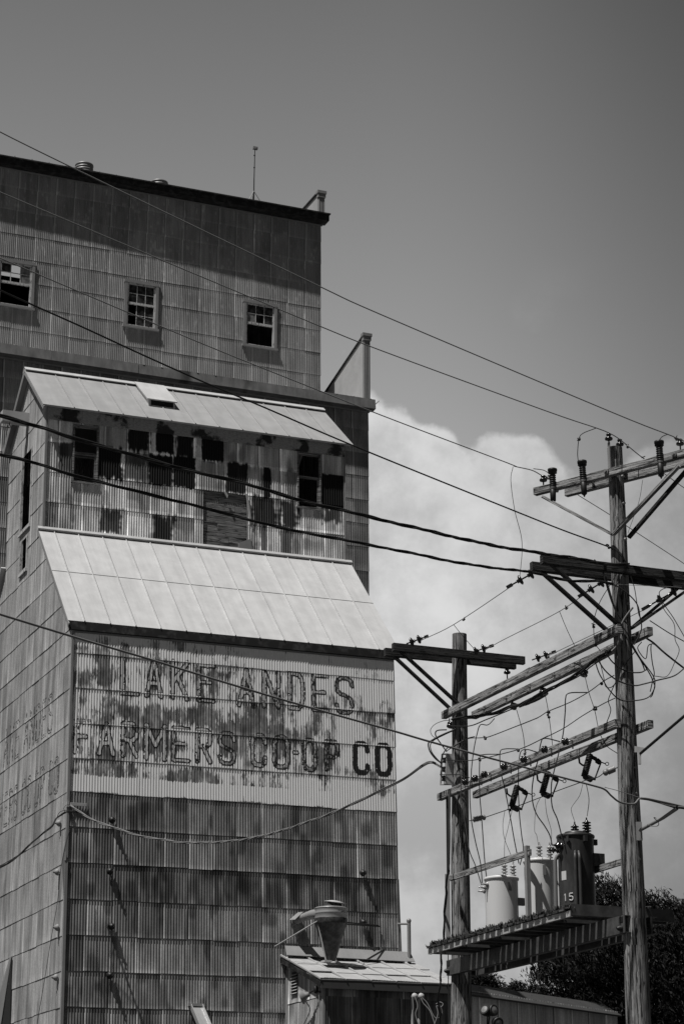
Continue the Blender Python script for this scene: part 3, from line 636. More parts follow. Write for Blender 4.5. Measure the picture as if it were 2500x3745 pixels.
# cornice around the lower block and dark eave of the upper block
b = MB(); x = XL-1.
while x < .12:
    x1 = min(x+3.0, .16); w_ = rs.uniform(-.012, .012)
    b.prism([(x, -.34+w_, 28.98), (x, -.30+w_, 29.34), (x, .34, 29.48), (x, .34, 29.30), (x, -.05, 28.95)], (x1-x-.006, 0, 0)); x = x1
b.prism([(.0, -.34, 28.98), (.30, -.30, 29.30), (.30, UD, 29.30), (.0, UD, 28.98)], (0, 0, .03))
corn = b.build('cornice', 'stained cornice sheet', tower)
b = MB(); x = XL-.8
while x < .1: b.prism([(x, -.31, 29.335), (x+.06, -.31, 29.335), (x+.06, -.29, 29.375)], (.0, .06, 0.012)); x += .64
b.build('clip', 'flat trim metal', corn)
b = MB(); x = XL-1
b.beam((x, -.06, 28.93), (.03, -.06, 28.93), .03, .06); b.build('drip_edge', 'flat trim metal', corn)
b = MB(); b.prism([(XL-.5, .34, 29.45), (XL-.5, UD+UY+.7, 30.6), (XL-.5, UD+UY+.7, 30.5), (XL-.5, .34, 29.3)], (-XL+.4, 0, 0)); b.build('lower_roof', 'grey metal roofing', tower)
b = MB(); fx = lambda x: -.30-.16*(x-XL)/(UX-XL)
b.prism([(XL, UY+fx(XL), e0_), (UX+.16, UY+fx(UX), e0_), (UX+.16, UY, e0_), (XL, UY, e0_)], (0, 0, .26)); b.prism([(XL, UY+fx(XL)-.05, e0_+.24), (UX+.2, UY+fx(UX)-.05, e0_+.24), (UX+.2, UY+.1, e0_+.28), (XL, UY+.1, e0_+.28)], (0, 0, .05))
b.build('eave', 'black fascia', tower)
b = MB(); x = XL+.3
while x < UX: b.lathe((x, UY-.34, e0_+.28), [(0, .03), (.07, .012)], n=6); x += .62
b.build('eave_clip', 'black hardware', tower)
b = MB(); b.beam((XL, UY-.045, e0_-.04), (UX+.05, UY-.045, e0_-.04), .03, .05); b.build('eave_flashing', 'old galvanised sheet' if 0 else 'flat trim metal', tower)
b = MB(); b.prism([(XL, UY-.3, e0_+.26), (XL, UY+UD, e0_+.6), (XL, UY+UD, e0_+.5), (XL, UY-.3, e0_+.16)], (UX-XL+.1, 0, 0)); b.build('upper_roof', 'dark grey roofing', tower)
# parapets at the right-hand ends
def parapet(xr, yf, zb, zt, yb, zbk):
    b = MB(); b.prism([(xr-.22, yf+.12, zb), (xr-.22, yf+.12, zt), (xr-.22, yb, zbk), (xr-.22, yb, zb)], (.16, 0, 0)); w = b.build('parapet', 'white paint', tower)
    b = MB(); b.beam((xr-.14, yf-.02, zt+.03), (xr-.14, yb, zbk+.03), .26, .07); b.build('coping', 'black fascia', w)
    b = MB(); b.box((xr-.26, yf, zb), (xr-.02, yf+.12, zt-.05))
    for k in range(4): b.tube([(xr-.23+.06*k, yf, zb), (xr-.23+.06*k, yf, zt-.1)], .018, 6)
    b.build('post', 'flat trim metal', w)
    b = MB(); b.box((xr-.32, yf-.06, zt-.06), (xr+.04, yf+.16, zt+.05)); b.box((xr-.29, yf-.04, zt-.22), (xr+.01, yf+.14, zt-.06)); b.build('post_cap', 'flat trim metal', w)
parapet(.12, 0.02, 29.3, 31.9, 4.6, 30.75)
parapet(kx(-1.64), UY+.02, e0_+.2, kz(37.18), UY+4.6, kz(37.16))
for j, (a, c, z0, z1) in enumerate(TW):
    f = MB(); fw_ = .10; y = UY
    f.box((a-fw_, y-.07, z0), (a, y-.01, z1)); f.box((c, y-.07, z0), (c+fw_, y-.01, z1)); f.box((a-fw_-.02, y-.075, z1), (c+fw_+.02, y-.01, z1+.11)); f.box((a-fw_-.04, y-.10, z0-.08), (c+fw_+.04, y-.01, z0))
    wo_ = f.build('window', 'flat trim metal', tower)
    zm = (z0+z1)/2+.05; s = MB(); ins = .055
    s.box((a, y-.03, z0), (a+ins, y+.03, z1)); s.box((c-ins, y-.03, z0), (c, y+.03, z1)); s.box((a+ins, y-.03, z1-ins), (c-ins, y+.03, z1)); s.box((a+ins, y-.03, zm-.04), (c-ins, y+.04, zm+.04)); s.box((a+ins, y-.035, z0), (c-ins, y+.03, z0+.05))
    mo = [1/3, 2/3] if j != 1 else [1/3, 2/3]
    for t in mo: s.box((a+ins+(c-a-2*ins)*t-.012, y-.015, zm+.04), (a+ins+(c-a-2*ins)*t+.012, y+.015, z1-ins))
    s.box((a+ins, y-.014, (zm+z1)/2-.012), (c-ins, y+.014, (zm+z1)/2+.012))
    if j == 1:
        for t in mo: s.box((a+ins+(c-a-2*ins)*t-.012, y+.005, z0+.05), (a+ins+(c-a-2*ins)*t+.012, y+.03, zm-.04))
        s.box((a+ins, y+.006, (zm+z0)/2-.012), (c-ins, y+.029, (zm+z0)/2+.012))
    s.build('sash', 'peeling window paint', wo_)
    cw = (c-a-2*ins)/3; ch = (z1-ins-zm-.04)/2
    panes = [[(0, 0, 1), (1, 0, 1), (2, 0, 1), (2, 1, 1)], [(0, 0, 0), (1, 0, 0), (2, 0, 0), (0, 1, 0), (1, 1, 0), (2, 1, 0)], [(0, 0, 1), (1, 1, 0), (2, 0, 0), (0, 1, 0), (2, 1, 0)]][j]
    if j == 0: panes = [(2, 0, 1), (2, 1, 1), (0, 1, 0)]
    for px, pz, kind in panes:
        g_ = MB(); g_.box((a+ins+px*cw+.012, y-.003, zm+.04+pz*ch+.01), (a+ins+(px+1)*cw-.012, y+.003, zm+.04+(pz+1)*ch-.01)); g_.build('pane', 'lit grey pane' if kind else 'window glass', wo_)
    if j == 1:
        for px, pz in ((1, 0), (2, 0), (1, 1), (2, 1)):
            hh = (zm-.04-z0-.05)/2; g_ = MB(); g_.box((a+ins+px*cw+.012, y+.014, z0+.05+pz*hh+.01), (a+ins+(px+1)*cw-.012, y+.02, z0+.05+(pz+1)*hh-.01)); g_.build('pane', 'window glass', wo_)
# roof ventilators
for x, y, h in ((-10.35, 1.0, .98), (-7.3, 2.0, 1.36)):
    b = MB(); pr = [(0, .28), (h-.45, .28), (h-.42, .31)]
    for k in range(3): pr += [(h-.42+.1*k, .33), (h-.36+.1*k, .33), (h-.35+.1*k, .30), (h-.33+.1*k, .30)]
    pr += [(h-.10, .34), (h-.05, .33), (h, .18), (h+.01, .02)]
    b.lathe((kx(x), UY+y, e0_+.26), pr, n=22); b.build('roof_ventilator', 'steel hardware', tower)
# antenna mast
fb = Frame(FT.w((kx(-4.4), UY-.05, e0_+.31)), rot(TH, 0)); ant = thing('antenna_mast', 'thin mast on a small tripod, box at its tip, on the tower roof', 'antenna', fb)
b = MB(); b.tube([(0, 0, 0), (.0, 0, 1.0), (.02, 0, 2.3)], [.022, .02, .014], 6)
for z in (1.5, 2.0): b.box((-.025, -.02, z), (.03, .02, z+.03))
b.build('mast', 'black hardware', ant)
for a in (90, 215, 330):
    b = MB(); e = np.array([.34*math.cos(math.radians(a)), .25*math.sin(math.radians(a)), .0]); b.tube([e, (0, 0, .55)], .016, 5); b.box(e-[.04, .04, .03], e+[.04, .04, .01]); b.build('leg', 'steel hardware', ant)
b = MB(); b.box((-.06, -.05, 2.27), (.12, .05, 2.37)); b.box((.02, -.06, 2.29), (.08, -.05, 2.35)); b.build('box', 'flat trim metal', ant)
q_ = pt(12, 2180, 61.); fs = Frame((q_[0], q_[1], 0), rot(TH, 0)); sp_ = thing('loading_spout', 'dark pale-topped spout head at the left edge behind the elevator side wall', 'spout', fs)
zt = q_[2]; b = MB(); b.prism([(-.25, 0, zt+.45), (.16, 0, zt+.45), (.12, 0, zt-.25), (-.05, 0, zt-1.0), (-.35, 0, zt-1.3)], (0, .4, 0)); b.build('hopper', 'black fascia', sp_)
b = MB(); b.box((-.30, -.04, zt+.45), (.20, .44, zt+.52)); b.build('cap', 'pale flat trim', sp_); b = MB(); b.tube([(-.3, .2, zt-1.0), (-.6, .2, 0)], .16, 10); b.build('pipe', 'black fascia', sp_)
# ================================================================== SHED AGAINST THE ELEVATOR
sx0, sx1, syf = 5.31, 8.36, -2.32
shf = Frame(FE.w((sx0, syf, 0)), rot(TH, 0)); shf.E[2] = 0
shed = thing('lean_to_shed', 'dark corrugated lean-to shed with a bright patched roof at the foot of the elevator', 'shed', shf)
sw, sd = sx1-sx0, -syf-.03; ez = 6.94; rz_ = 7.66     # own frame: x along the front, y towards the elevator
srow = [7.0, 6.62, 5.75, 4.9, 4.05, 3.2, 2.35, 1.5, .7, 0]
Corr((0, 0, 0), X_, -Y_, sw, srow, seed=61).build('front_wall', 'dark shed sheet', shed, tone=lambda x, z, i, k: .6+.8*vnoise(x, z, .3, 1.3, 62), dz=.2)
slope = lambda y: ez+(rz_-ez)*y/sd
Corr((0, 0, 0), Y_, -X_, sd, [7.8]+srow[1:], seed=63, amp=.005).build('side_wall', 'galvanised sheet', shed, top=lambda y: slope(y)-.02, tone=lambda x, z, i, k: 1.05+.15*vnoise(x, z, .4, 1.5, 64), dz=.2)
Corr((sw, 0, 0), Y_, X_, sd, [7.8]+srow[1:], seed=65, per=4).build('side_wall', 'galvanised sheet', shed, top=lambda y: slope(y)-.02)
b = MB(); x = -.16
while x < sw+.15:
    x1 = min(x+.62, sw+.22)
    for j in range(3):
        ya = -.20+(sd+.18)*j/3; yb2 = -.20+(sd+.18)*(j+1)/3+.04; jj = rs.uniform(-.012, .012)
        b.slab([(x, ya, slope(ya)+.055+jj+.012), (x1+.02, ya, slope(ya)+.055+jj+.02), (x1+.02, yb2, slope(yb2)+.045+jj), (x, yb2, slope(yb2)+.04+jj)], .018)
    b.beam((x, -.21, slope(-.21)+.075), (x, sd, slope(sd)+.075), .03, .035); x = x1
ro = b.build('roof', 'shed roofing', shed)
b = MB(); b.box((-.15, -.19, slope(0)-.20), (sw+.2, -.16, slope(0)+.03)); b.build('fascia', 'old galvanised sheet' if 0 else 'shed fascia', shed)
b = MB(); b.beam((-.15, -.18, slope(-.18)-.05), (-.15, sd, slope(sd)-.05), .03, .10, (0, -.3, .95)); b.build('fascia', 'black fascia', shed)
b = MB(); b.slab([(-.1, sd-.22, slope(sd)+.06), (sw+.15, sd-.22, slope(sd)+.05), (sw+.12, sd, slope(sd)+.30), (-.05, sd, slope(sd)+.30)], .015); b.build('wall_flashing', 'flat trim metal', shed)
b = MB(); b.box((-.035, -.03, 0), (.02, .05, 6.9)); b.box((-.03, sd-.10, 0), (.01, sd, 7.4)); b.build('corner_trim', 'flat trim metal', shed)
lv = MB(); y0, y1, z0, z1 = sd-.72, sd-.36, 6.80, 7.30
for k in range(7): lv.slab([(-.015, y0, z0+.02+k*.07), (-.055, y0, z0-.01+k*.07), (-.055, y1, z0-.01+k*.07), (-.015, y1, z0+.02+k*.07)], .01)
lo_ = lv.build('louvre', 'pale flat trim', shed)
b = MB(); b.box((-.020, y0-.01, z0-.02), (-.012, y1+.01, z1+.0)); b.build('louvre_back', 'black fascia', lo_)
# yard light on the shed's side wall
def lampshade(c, ax, r, m_='pale flat trim'):
    b = MB(); b.lathe(c, [(0, r), (.02, r*.98), (.07, r*.72), (.13, r*.38), (.20, r*.30), (.21, .02)], ax, 18); return b
lf = Frame(shf.w((-.02, .55, 6.62)), shf.R); yl = thing('yard_light', 'dish shaped yard light on an arm at the corner of the lean-to shed', 'lamp', lf)
lampshade(np.array([-.30, .02, -.02]), nrm((.7, -.5, .3)), .17).build('shade', 'flat trim metal', yl)
b = MB(); b.tube([(-.02, -.42, .06), (-.10, -.30, .12), (-.17, -.10, .06)], .02, 8); b.lathe((-.09, -.33, .04), [(0, .03), (.05, .055), (.12, .055), (.16, .03)], (0, 0, 1), 10); b.build('arm', 'black hardware', yl)
b = MB(); b.tube(cr([(-.20, .0, -.1), (-.06, .10, -.30), (-.03, .62, -.62), (-.03, .95, -.80), (-.03, 1.02, -.95), (-.03, 1.02, -2.6)]), .012, 6); b.tube([(-.05, -.42, .0), (-.05, -.46, -.25), (-.04, -.45, -2.)], .012, 6); b.build('conduit', 'pale cable', yl)
# two service masts with weatherheads on the front
for k, (dx, lab) in enumerate(((0, 'left'), (.20, 'right'))):
    p = shf.inv(on_plane(1507+dx*118, 3645, shf.w((0, -.10, 0)), shf.R[:, 0])); sm = bpy.data.objects.new('service_mast', None); COL.objects.link(sm); sm.parent = shed
    b = MB(); b.tube([(p[0], p[1], 3.), (p[0], p[1], p[2]-.04)], .034, 10); b.build('conduit', 'pale flat trim', sm)
    b = MB(); c = np.array([p[0]+.01, p[1]-.03, p[2]]); b.lathe(c-[0, 0, .05], [(0, .05), (.02, .085), (.08, .08), (.12, .05), (.13, .01)], (.25, -.55, .8), 12); b.build('weatherhead', 'pale flat trim', sm)
# cyclone dust collector on the shed roof
cf = Frame(FE.w((6.1, -1.0, 7.45)), rot(TH, 0)); cy = thing('dust_cyclone', 'dark cone shaped dust collector with a pale band standing on the lean-to roof', 'dust collector', cf)
b = MB(); b.lathe((0, 0, .02), [(0, .115), (.02, .12), (.85, .37), (.86, .378)], n=30); b.build('cone', 'cyclone dark', cy)
b = MB(); b.lathe((0, 0, .86), [(0, .38), (.02, .387), (.12, .387), (.13, .382)], n=30); b.build('collar', 'cyclone dark', cy)
b = MB(); b.lathe((0, 0, .99), [(0, .382), (.10, .382), (.11, .390), (.13, .382), (.22, .382), (.23, .392), (.25, .37), (.27, .0)], n=30); b.build('band', 'cyclone band', cy)
b = MB(); b.lathe((.05, 0, 1.25), [(0, .23), (.10, .20)], n=24); b.lathe((.08, 0, 1.35), [(0, .12), (.03, .10)], n=16); b.build('outlet', 'cyclone dark', cy)
b = MB(); b.lathe((.10, -.03, 1.36), [(0, .26), (.012, .265), (.05, .10), (.055, .01)], (.10, -.14, 1), 20); b.build('rain_cap', 'pale flat trim', cy)
b = MB(); b.tube(cr([(-.30, .0, 1.10), (-.46, .22, 1.12), (-.60, .62, 1.10), (-.66, .96, 1.10)]), [.11]*18+[.12], 16) if 0 else b.tube([(-.24, .02, 1.10), (-.36, .28, 1.10), (-.43, .66, 1.08), (-.45, .99, 1.06)], [.13, .11, .09, .10], 16); b.build('inlet_duct', 'flat trim metal', cy)
b = MB(); b.slab([(-.64, .66, 1.02), (-.44, .64, 1.21), (-.44, .98, 1.24), (-.66, .98, 1.05)], .012); b.build('duct_hood', 'flat trim metal', cy)
def stay(p, q, m_='steel hardware', r=.018):
    b = MB(); b.tube([p, q], r, 6); return b.build('stay', m_, cy)
p = cf.inv(FE.w(FE.loc(1005, 3463, 1, -.6))); stay((-.33, -.08, .93), p)
p = cf.inv(FE.w(FE.loc(1383, 3386, 1, -.05))); stay((.33, .02, .93), p, 'black hardware'); stay((.2, .3, .93), p+np.array([.03, 0, -.02]), 'black hardware')
b = MB(); b.tube([(-.34, -.05, .86), (-.14, -.06, .0)], .022, 6); b.box((-.20, -.12, -.02), (-.02, .12, .02)); b.build('leg', 'pale flat trim', cy)
# ================================================================== LONG WAREHOUSE BEHIND
wa = pt(1606, 3583, 58.); wb = on_plane(2198, 3670, wa, nrm(at_z(2198, 3670, wa[2])-wa)); wdir = nrm(np.array([wb[0]-wa[0], wb[1]-wa[1], 0])); wl = float(np.hypot(*(wb-wa)[:2]))+2.5
wn_ = np.array([wdir[1], -wdir[0], 0.]); wR = np.stack([wdir, -wn_, [0, 0, 1.]], 1); wf = Frame((wa[0]-2.5*wdir[0]+wn_[0]*.7, wa[1]-2.5*wdir[1]+wn_[1]*.7, 0), wR); zt = wa[2]
ware = thing('warehouse', 'low corrugated warehouse with a dark nailed roof edge beyond the left pole', 'warehouse', wf)
wrow = [zt-.28, zt-1.3, zt-2.3, zt-3.3, zt-4.3, 0]
for kk, (og, ex, en, L) in enumerate((((0, .1, 0), X_, -Y_, wl-.15), ((wl-.15, .1, 0), Y_, X_, 6.))):
    Corr(og, ex, en, L, wrow, seed=71+kk, sheet=.9, amp=.018, wear=.15, pitch=.13).build('wall', 'galvanised sheet', ware, tone=lambda x, z, i, k: 1.5+.3*vnoise(x, z, .5, 1, 72))
b = MB(); b.box((0, 6.1, 0), (wl-.15, 6.2, zt-.3)); b.box((-.1, .1, 0), (0, 6.1, zt-.3)); b.build('wall', 'galvanised sheet', ware)
b = MB(); b.slab([(-.1, -.15, zt-.42), (wl-.28, -.15, zt-.42), (wl+.10, .75, zt), (-.1, .75, zt)], .05); b.slab([(-.1, 6.4, zt-.4), (-.1, .75, zt-.01), (wl+.1, .75, zt-.01), (wl-.2, 6.4, zt-.4)], .05)
x = .3
while x < wl-.3:
    for t in (.15, .75): b.lathe((x+t*.1, -.15+.9*t, zt-.42+.42*t), [(0, .018), (.02, .012)], n=6)
    x += .62
b.build('roof', 'warehouse roofing', ware)
# floodlights on a bracket post in front of it
fp = pt(1778, 3745, 41.); ff = Frame((fp[0], fp[1], 0)); fl = thing('floodlight_post', 'post with round floodlights, at the bottom edge beside the left pole', 'floodlight', ff)
b = MB(); b.tube([(0, .05, 0), (0, .05, 4.95)], .035, 8); b.tube([(-.1, .05, 4.9), (.2, .05, 4.9)], .02, 6); b.build('post', 'black hardware', fl)
for p, ax in ((pt(1775, 3697, 41.), (-.5, -.6, .35)), (pt(1801, 3697, 41.), (.55, -.7, .1)), (pt(1818, 3742, 41.), (.3, -.8, -.2))):
    c = ff.inv(p); a = nrm(ax); b = MB(); b.lathe(c+a*.02, [(0, .105), (.02, .108), (.03, .095)], a, 16); b.lathe(c-a*.16, [(0, .03), (.04, .065), (.12, .10), (.18, .105)], a, 16); b.tube([c-a*.14, (0, .05, 4.9)], .015, 6)
    lo = b.build('floodlight', 'black hardware', fl); b = MB(); b.lathe(c+a*.045, [(0, .092), (.006, .06), (.012, .01)], a, 16); b.build('lens', 'steel hardware', lo)
# ================================================================== TREES
def tree(name, label, base, h, blobs, n, size, seed, hang=.7):
    r = np.random.RandomState(seed); fr = Frame((base[0], base[1], 0)); t = thing(name, label, 'tree', fr, 'trees behind the transformer platform')
    b = MB(); b.tube([(0, 0, -.3), (.1, 0, h*.25), (-.1, .1, h*.5), (.05, 0, h*.8)], [h*.035, h*.028, h*.02, h*.008], 10)
    cs = np.array([c for c, _ in blobs]); 
    for c, rad in blobs:
        b.tube([(0, 0, h*.32), np.array(c)*[.5, .5, 1]-[0, 0, rad[2]*.6], np.array(c)+[0, 0, rad[2]*.3]], [h*.014, h*.009, h*.003], 6)
    b.build('trunk', 'bark', t)
    w = np.array([np.prod(rad)**.75 for _, rad in blobs]); w /= w.sum(); pick = r.choice(len(blobs), n, p=w)
    d = r.normal(size=(n, 3)); d /= np.linalg.norm(d, axis=1)[:, None]; rr = np.cbrt(r.rand(n))**.55
    lump = vnoise(d[:, 0]*3+pick*7., d[:, 2]*3+d[:, 1]*2., .45, .45, seed+1); rr = rr*(.62+.62*lump)
    C = cs[pick]+d*rr[:, None]*np.array([rad for _, rad in blobs])[pick]
    clump = vnoise(C[:, 0]+C[:, 1]*.7, C[:, 2], .55, .45, seed+2); keep = (clump > .30) | (r.rand(n) < .25); C = C[keep]; d = d[keep]; m = len(C)
    tl = r.normal(size=(m, 3))*.45+np.array([.28, 0, -hang]); tl /= np.linalg.norm(tl, axis=1)[:, None]
    sd_ = np.cross(tl, r.normal(size=(m, 3))); sd_ /= np.linalg.norm(sd_, axis=1)[:, None]
    L = size*r.uniform(.7, 1.4, m)[:, None]; Wd = L*.24; up = np.cross(sd_, tl)
    V = np.stack([C-tl*L*.5, C+sd_*Wd*.5+up*L*.06, C+tl*L*.5, C-sd_*Wd*.5+up*L*.06], 1).reshape(-1, 3)
    F = np.arange(m*4).reshape(-1, 4); rawobj('crown', V, F, 'leaf', t, False, fattr={'tone': r.uniform(.55, 1.5, m)})
q = pt(2300, 3700, 66.)
def tb(x, y, d, rx, ry, rz): p = pt(x, y, d); return (tuple(p-np.array([q[0], q[1], 0])), (rx, ry, rz))
tree('willow_tree', 'large dark hanging tree whose crown spreads behind the right pole and the platform', q, 11.5,
     [tb(2080, 3600, 66, 1.35, 1.6, 1.5), tb(2150, 3470, 65, 1.6, 1.8, 1.35), tb(2230, 3400, 66, 1.6, 1.8, 1.5), tb(2180, 3330, 67, 1.1, 1.3, 1.2), tb(2300, 3600, 66, 2.2, 2., 2.0), tb(2420, 3450, 66, 1.5, 1.9, 1.5), tb(2480, 3560, 65, 2., 2., 2.), tb(2560, 3480, 66, 2., 2., 1.6), tb(2160, 3720, 66, 1.6, 1.6, 1.4), tb(2420, 3760, 66, 2.5, 2., 2.), tb(2250, 3850, 66, 3., 2.5, 2.), tb(2400, 3330, 66.5, .9, .9, .65)], 125000, .155, 3)
q = pt(1775, 3700, 90.)
tree('small_tree', 'small distant tree top poking above the warehouse roof beside the left pole', q, 11., [tb(1765, 3640, 90, 1.1, 1.1, .9), tb(1740, 3600, 90, .9, .8, .55), tb(1768, 3580, 90, .35, .35, .55)], 8000, .17, 5, .1)
q = pt(1900, 3700, 88.)
tree('small_tree', 'small distant tree top above the middle of the warehouse roof', q, 10., [tb(1905, 3660, 88, 1.1, 1.1, .7), tb(1890, 3620, 88, .35, .4, .5), tb(1945, 3650, 88, .7, .7, .5)], 6500, .17, 6, .1)
# ================================================================== UTILITY POLES
PL = np.array([2.08, 38.6, 0]); PR = np.array([4.37, 33.0, 0]); U = nrm(PR-PL); V = np.array([-U[1], U[0], 0.])
span = float(np.linalg.norm(PR-PL))
def pol(base, dirn, off, offdir): b = base+offdir*off; return lambda x, y: on_plane(x, y, b, dirn)
UT = nrm(np.array([.758, -.652, 0])); VT = np.array([-UT[1], UT[0], 0.])
topA = pol(PR, UT, -.19, VT); beamF = pol(PL, U, -.21, V); beamB = pol(PL, U, .21, V)
armRn = pol(PR, V, .20, U); armRf = pol(PR, V, -.20, U); armLn = pol(PL, V, .19, U); armLf = pol(PL, V, -.19, U)
I1 = lambda x, y: (1850+x*.4145, 1500+y*.4145)
I2 = lambda x, y: (1850+x*.4145, 1950+y*.4145)
I3 = lambda x, y: (1380+x*.3954, 2280+y*.3954)
I4 = lambda x, y: (1900+x*.3827, 2350+y*.3827)
I5 = lambda x, y: (1550+x*.3827, 2650+y*.3827)
I6 = lambda x, y: (1900+x*.3827, 2850+y*.3827)
I7 = lambda x, y: (1400+x*.7015, 2850+y*.7015)
I8 = lambda x, y: (950+x*.4783, 3150+y*.4783)
fPL = Frame(PL); fPR = Frame(PR)
poleL = thing('utility_pole', 'shorter weathered pole, left of the pair, carrying one dark crossarm at its flat top', 'utility pole', fPL, 'timber utility poles')
poleR = thing('utility_pole', 'taller weathered pole on the right, with a pale crossarm above a dark one', 'utility pole', fPR, 'timber utility poles')
def shaft(par, ztop, rt, rb, lean):
    b = MB(); m = 36; zs = np.linspace(-.3, ztop, m); r0 = vnoise(zs, zs*0, .8, 1, 5)
    b.tube([(lean*(z-7)+.012*(vnoise(np.array([z]), np.array([0.]), 1.5, 1, 6)[0]-.5), 0, z) for z in zs], [rb+(rt-rb)*max(0, z)/ztop+.008*(q_-.5) for z, q_ in zip(zs, r0)], 28); return b.build('shaft', 'pole timber', par)
shaft(poleL, 11.93, .132, .215, -.012 if 0 else .012); shaft(poleR, 13.52, .120, .218, 0.)
def timber(name, par, fr, p, q, w, h, m, up=(0, 0, 1)):
    b = MB(); b.beam(fr.inv(p), fr.inv(q), w, h, up); return b.build(name, m, par)
def hz(p, q):                                  # keep a timber level
    p = np.array(p); q = np.array(q); z = (p[2]+q[2])/2; p[2] = q[2] = z; return p, q
def insulator(par, fr, p, h=.12, pin=.12, r=.065, axis=(0, 0, 1), m='porcelain brown'):
    c = fr.inv(p); b = MB(); a = nrm(axis)
    b.lathe(c, [(-pin, .012), (0, .012), (0, r*.45), (.01, r*.9), (.03, r), (.045, r*.93), (.06, r*.55), (.075, r*.42), (.085, r*.62), (h-.01, r*.62), (h, r*.4), (h+.005, .01)], a, 14); return b.build('insulator', m, par)
def spool(par, fr, p, axis, r=.062, L=.085):
    c = fr.inv(p); a = nrm(axis); b = MB(); b.lathe(c-a*L/2, [(0, r*.5), (.004, r*.85), (.02, r), (.032, r*.75), (.042, r*.62), (.052, r*.75), (.066, r), (.081, r*.85), (L, r*.5)], a, 16)
    b.tube([c-a*L*.9, c+a*L*1.5, c+a*L*1.5-np.array([0, 0, .13])], .012, 6); return b.build('insulator', 'porcelain brown', par)
def strain(par, fr, p, q, m='porcelain brown'):
    p, q = fr.inv(p), fr.inv(q); a = nrm(q-p); L = np.linalg.norm(q-p); b = MB(); b.tube([p, q], .013, 6)
    for f in (.22, .55): b.lathe(p+a*L*f, [(-.02, .02), (-.015, .065), (.01, .085), (.025, .07), (.04, .03), (.07, .03)], a, 14)
    b.beam(p+a*L*.82, q, .035, .05)
    return b.build('insulator', m, par)
# top crossarm of the tall pole: two timbers along the span direction, braces, arresters
c0, c1 = hz(topA(*I1(255, 722)), topA(*I1(1500, 400))); far = c0+UT*3.1; zt_ = c0[2]
ta = timber('crossarm', poleR, fPR, c0, far, .10, .125, 'weathered timber')
tb_ = timber('crossarm', poleR, fPR, c0+VT*.38+UT*.35, far+VT*.38, .10, .125, 'weathered timber')
braceA = pol(PR, UT, -.26, VT); braceB = pol(PR, UT, .32, VT)
for f, a, c in ((braceA, (325, 765), (935, 1095)), (braceA, (1525, 490), (945, 1095)), (braceB, (1600, 520), (1080, 1125))):
    timber('brace', poleR, fPR, f(*I1(*a)), f(*I1(*c)), .045, .075, 'weathered timber' if f is braceA else 'black timber', VT)
def arrester(x0, y0, x1, y1):
    p = fPR.inv(braceA(*I1(x0, y0))); q = fPR.inv(braceA(*I1(x1, y1))); a = nrm(p-q); L = np.linalg.norm(p-q); b = MB()
    pr = [(0, .008), (.03, .02), (.05, .046), (L*.40, .05), (L*.41, .042)]; k = L*.42
    while k < L-.10: pr += [(k, .040), (k+.006, .056), (k+.016, .056), (k+.024, .040)]; k += .036
    pr += [(L-.085, .045), (L-.08, .074), (L-.05, .07), (L-.045, .078), (L-.01, .078), (L, .06), (L+.004, .01)]
    b.lathe(q, pr, a, 16); o = b.build('arrester', 'black hardware', ta); b = MB(); b.lathe(q+a*L*.41, [(0, .055), (.03, .055)], a, 16); b.box(q+a*L*.42-np.array([.02, -.02, .015]), q+a*L*.42+np.array([.1, .14, .015])); b.build('band', 'steel hardware', ta); return o
arrester(407, 515, 415, 825); arrester(668, 445, 690, 765); arrester(1347, 270, 1368, 605)
def topin(x, y, h=.11): p = topA(*I1(x, y)); return insulator(ta, fPR, p-np.array([0, 0, 0]), h, max(.10, p[2]-zt_-.04) if p[2]-zt_ < .5 else .2)
topin(328, 632); topin(1535, 312)
pb = MB(); q = fPR.inv(topA(*I1(905, 300))); q[0] += .0; pb.beam(q+[0, 0, -.62], q+[0, .0, .03], .05, .02, V); pb.build('top_bracket', 'flat trim metal', poleR)
insulator(poleR, fPR, topA(*I1(905, 268)), .12, .06); insulator(poleR, fPR, pol(PR, V, .0, U)(*I1(1003, 318)), .12, .14)
bl = MB()
for x, y, f in [(903, 550, topA), (1500, 400, topA)]: c = fPR.inv(f(*I1(x, y)))-VT*.06; bl.beam(c, c-VT*.02, .075, .075, (.4, .2, .8)); bl.lathe(c-VT*.02, [(0, .025), (.03, .02)], -VT, 8)
for z in (13.0, 12.55, 11.95, 11.35, 10.9, 8.3, 7.9, 6.9, 5.7):
    bl.lathe((.09, -.11, z), [(0, .03), (.03, .02)], nrm((.5, -.8, 0)), 8)
bl.build('bolt', 'steel hardware', poleR)
# dark crossarms
def dark_arm(par, fr, near, farp, nl, nr_, fl_, ext, strains):
    a, c = hz(near(*nl), near(*nr_)); q = a+V*ext
    n_ = timber('crossarm', par, fr, a, q, .10, .145, 'black timber')
    e = farp(*fl_); e[2] = a[2]; timber('crossarm', par, fr, e, e+V*ext, .10, .145, 'black timber')
    return n_, a[2]
aL, zL = dark_arm(poleL, fPL, armLn, armLf, I3(140, 212), I3(1485, 368), I3(66, 243), 2.62, None)
aR, zR = dark_arm(poleR, fPR, armRn, armRf, I2(310, 222), I2(1568, 395), I2(220, 270), 2.95, None)
for fr, par, f, a, c in ((fPL, poleL, armLn, I3(215, 262), I3(745, 745)), (fPL, poleL, armLf, I3(135, 290), I3(665, 785)), (fPL, poleL, armLf, I3(1400, 420), I3(850, 740)),
                         (fPR, poleR, armRn, I2(400, 275), I2(985, 805)), (fPR, poleR, armRf, I2(315, 345), I2(890, 860)), (fPR, poleR, armRn, I2(1600, 500), I2(1110, 840)), (fPR, poleR, armRf, I2(1500, 500), I2(1090, 850))):
    timber('brace', par, fr, f(*a), f(*c), .04, .085, 'black timber', U)
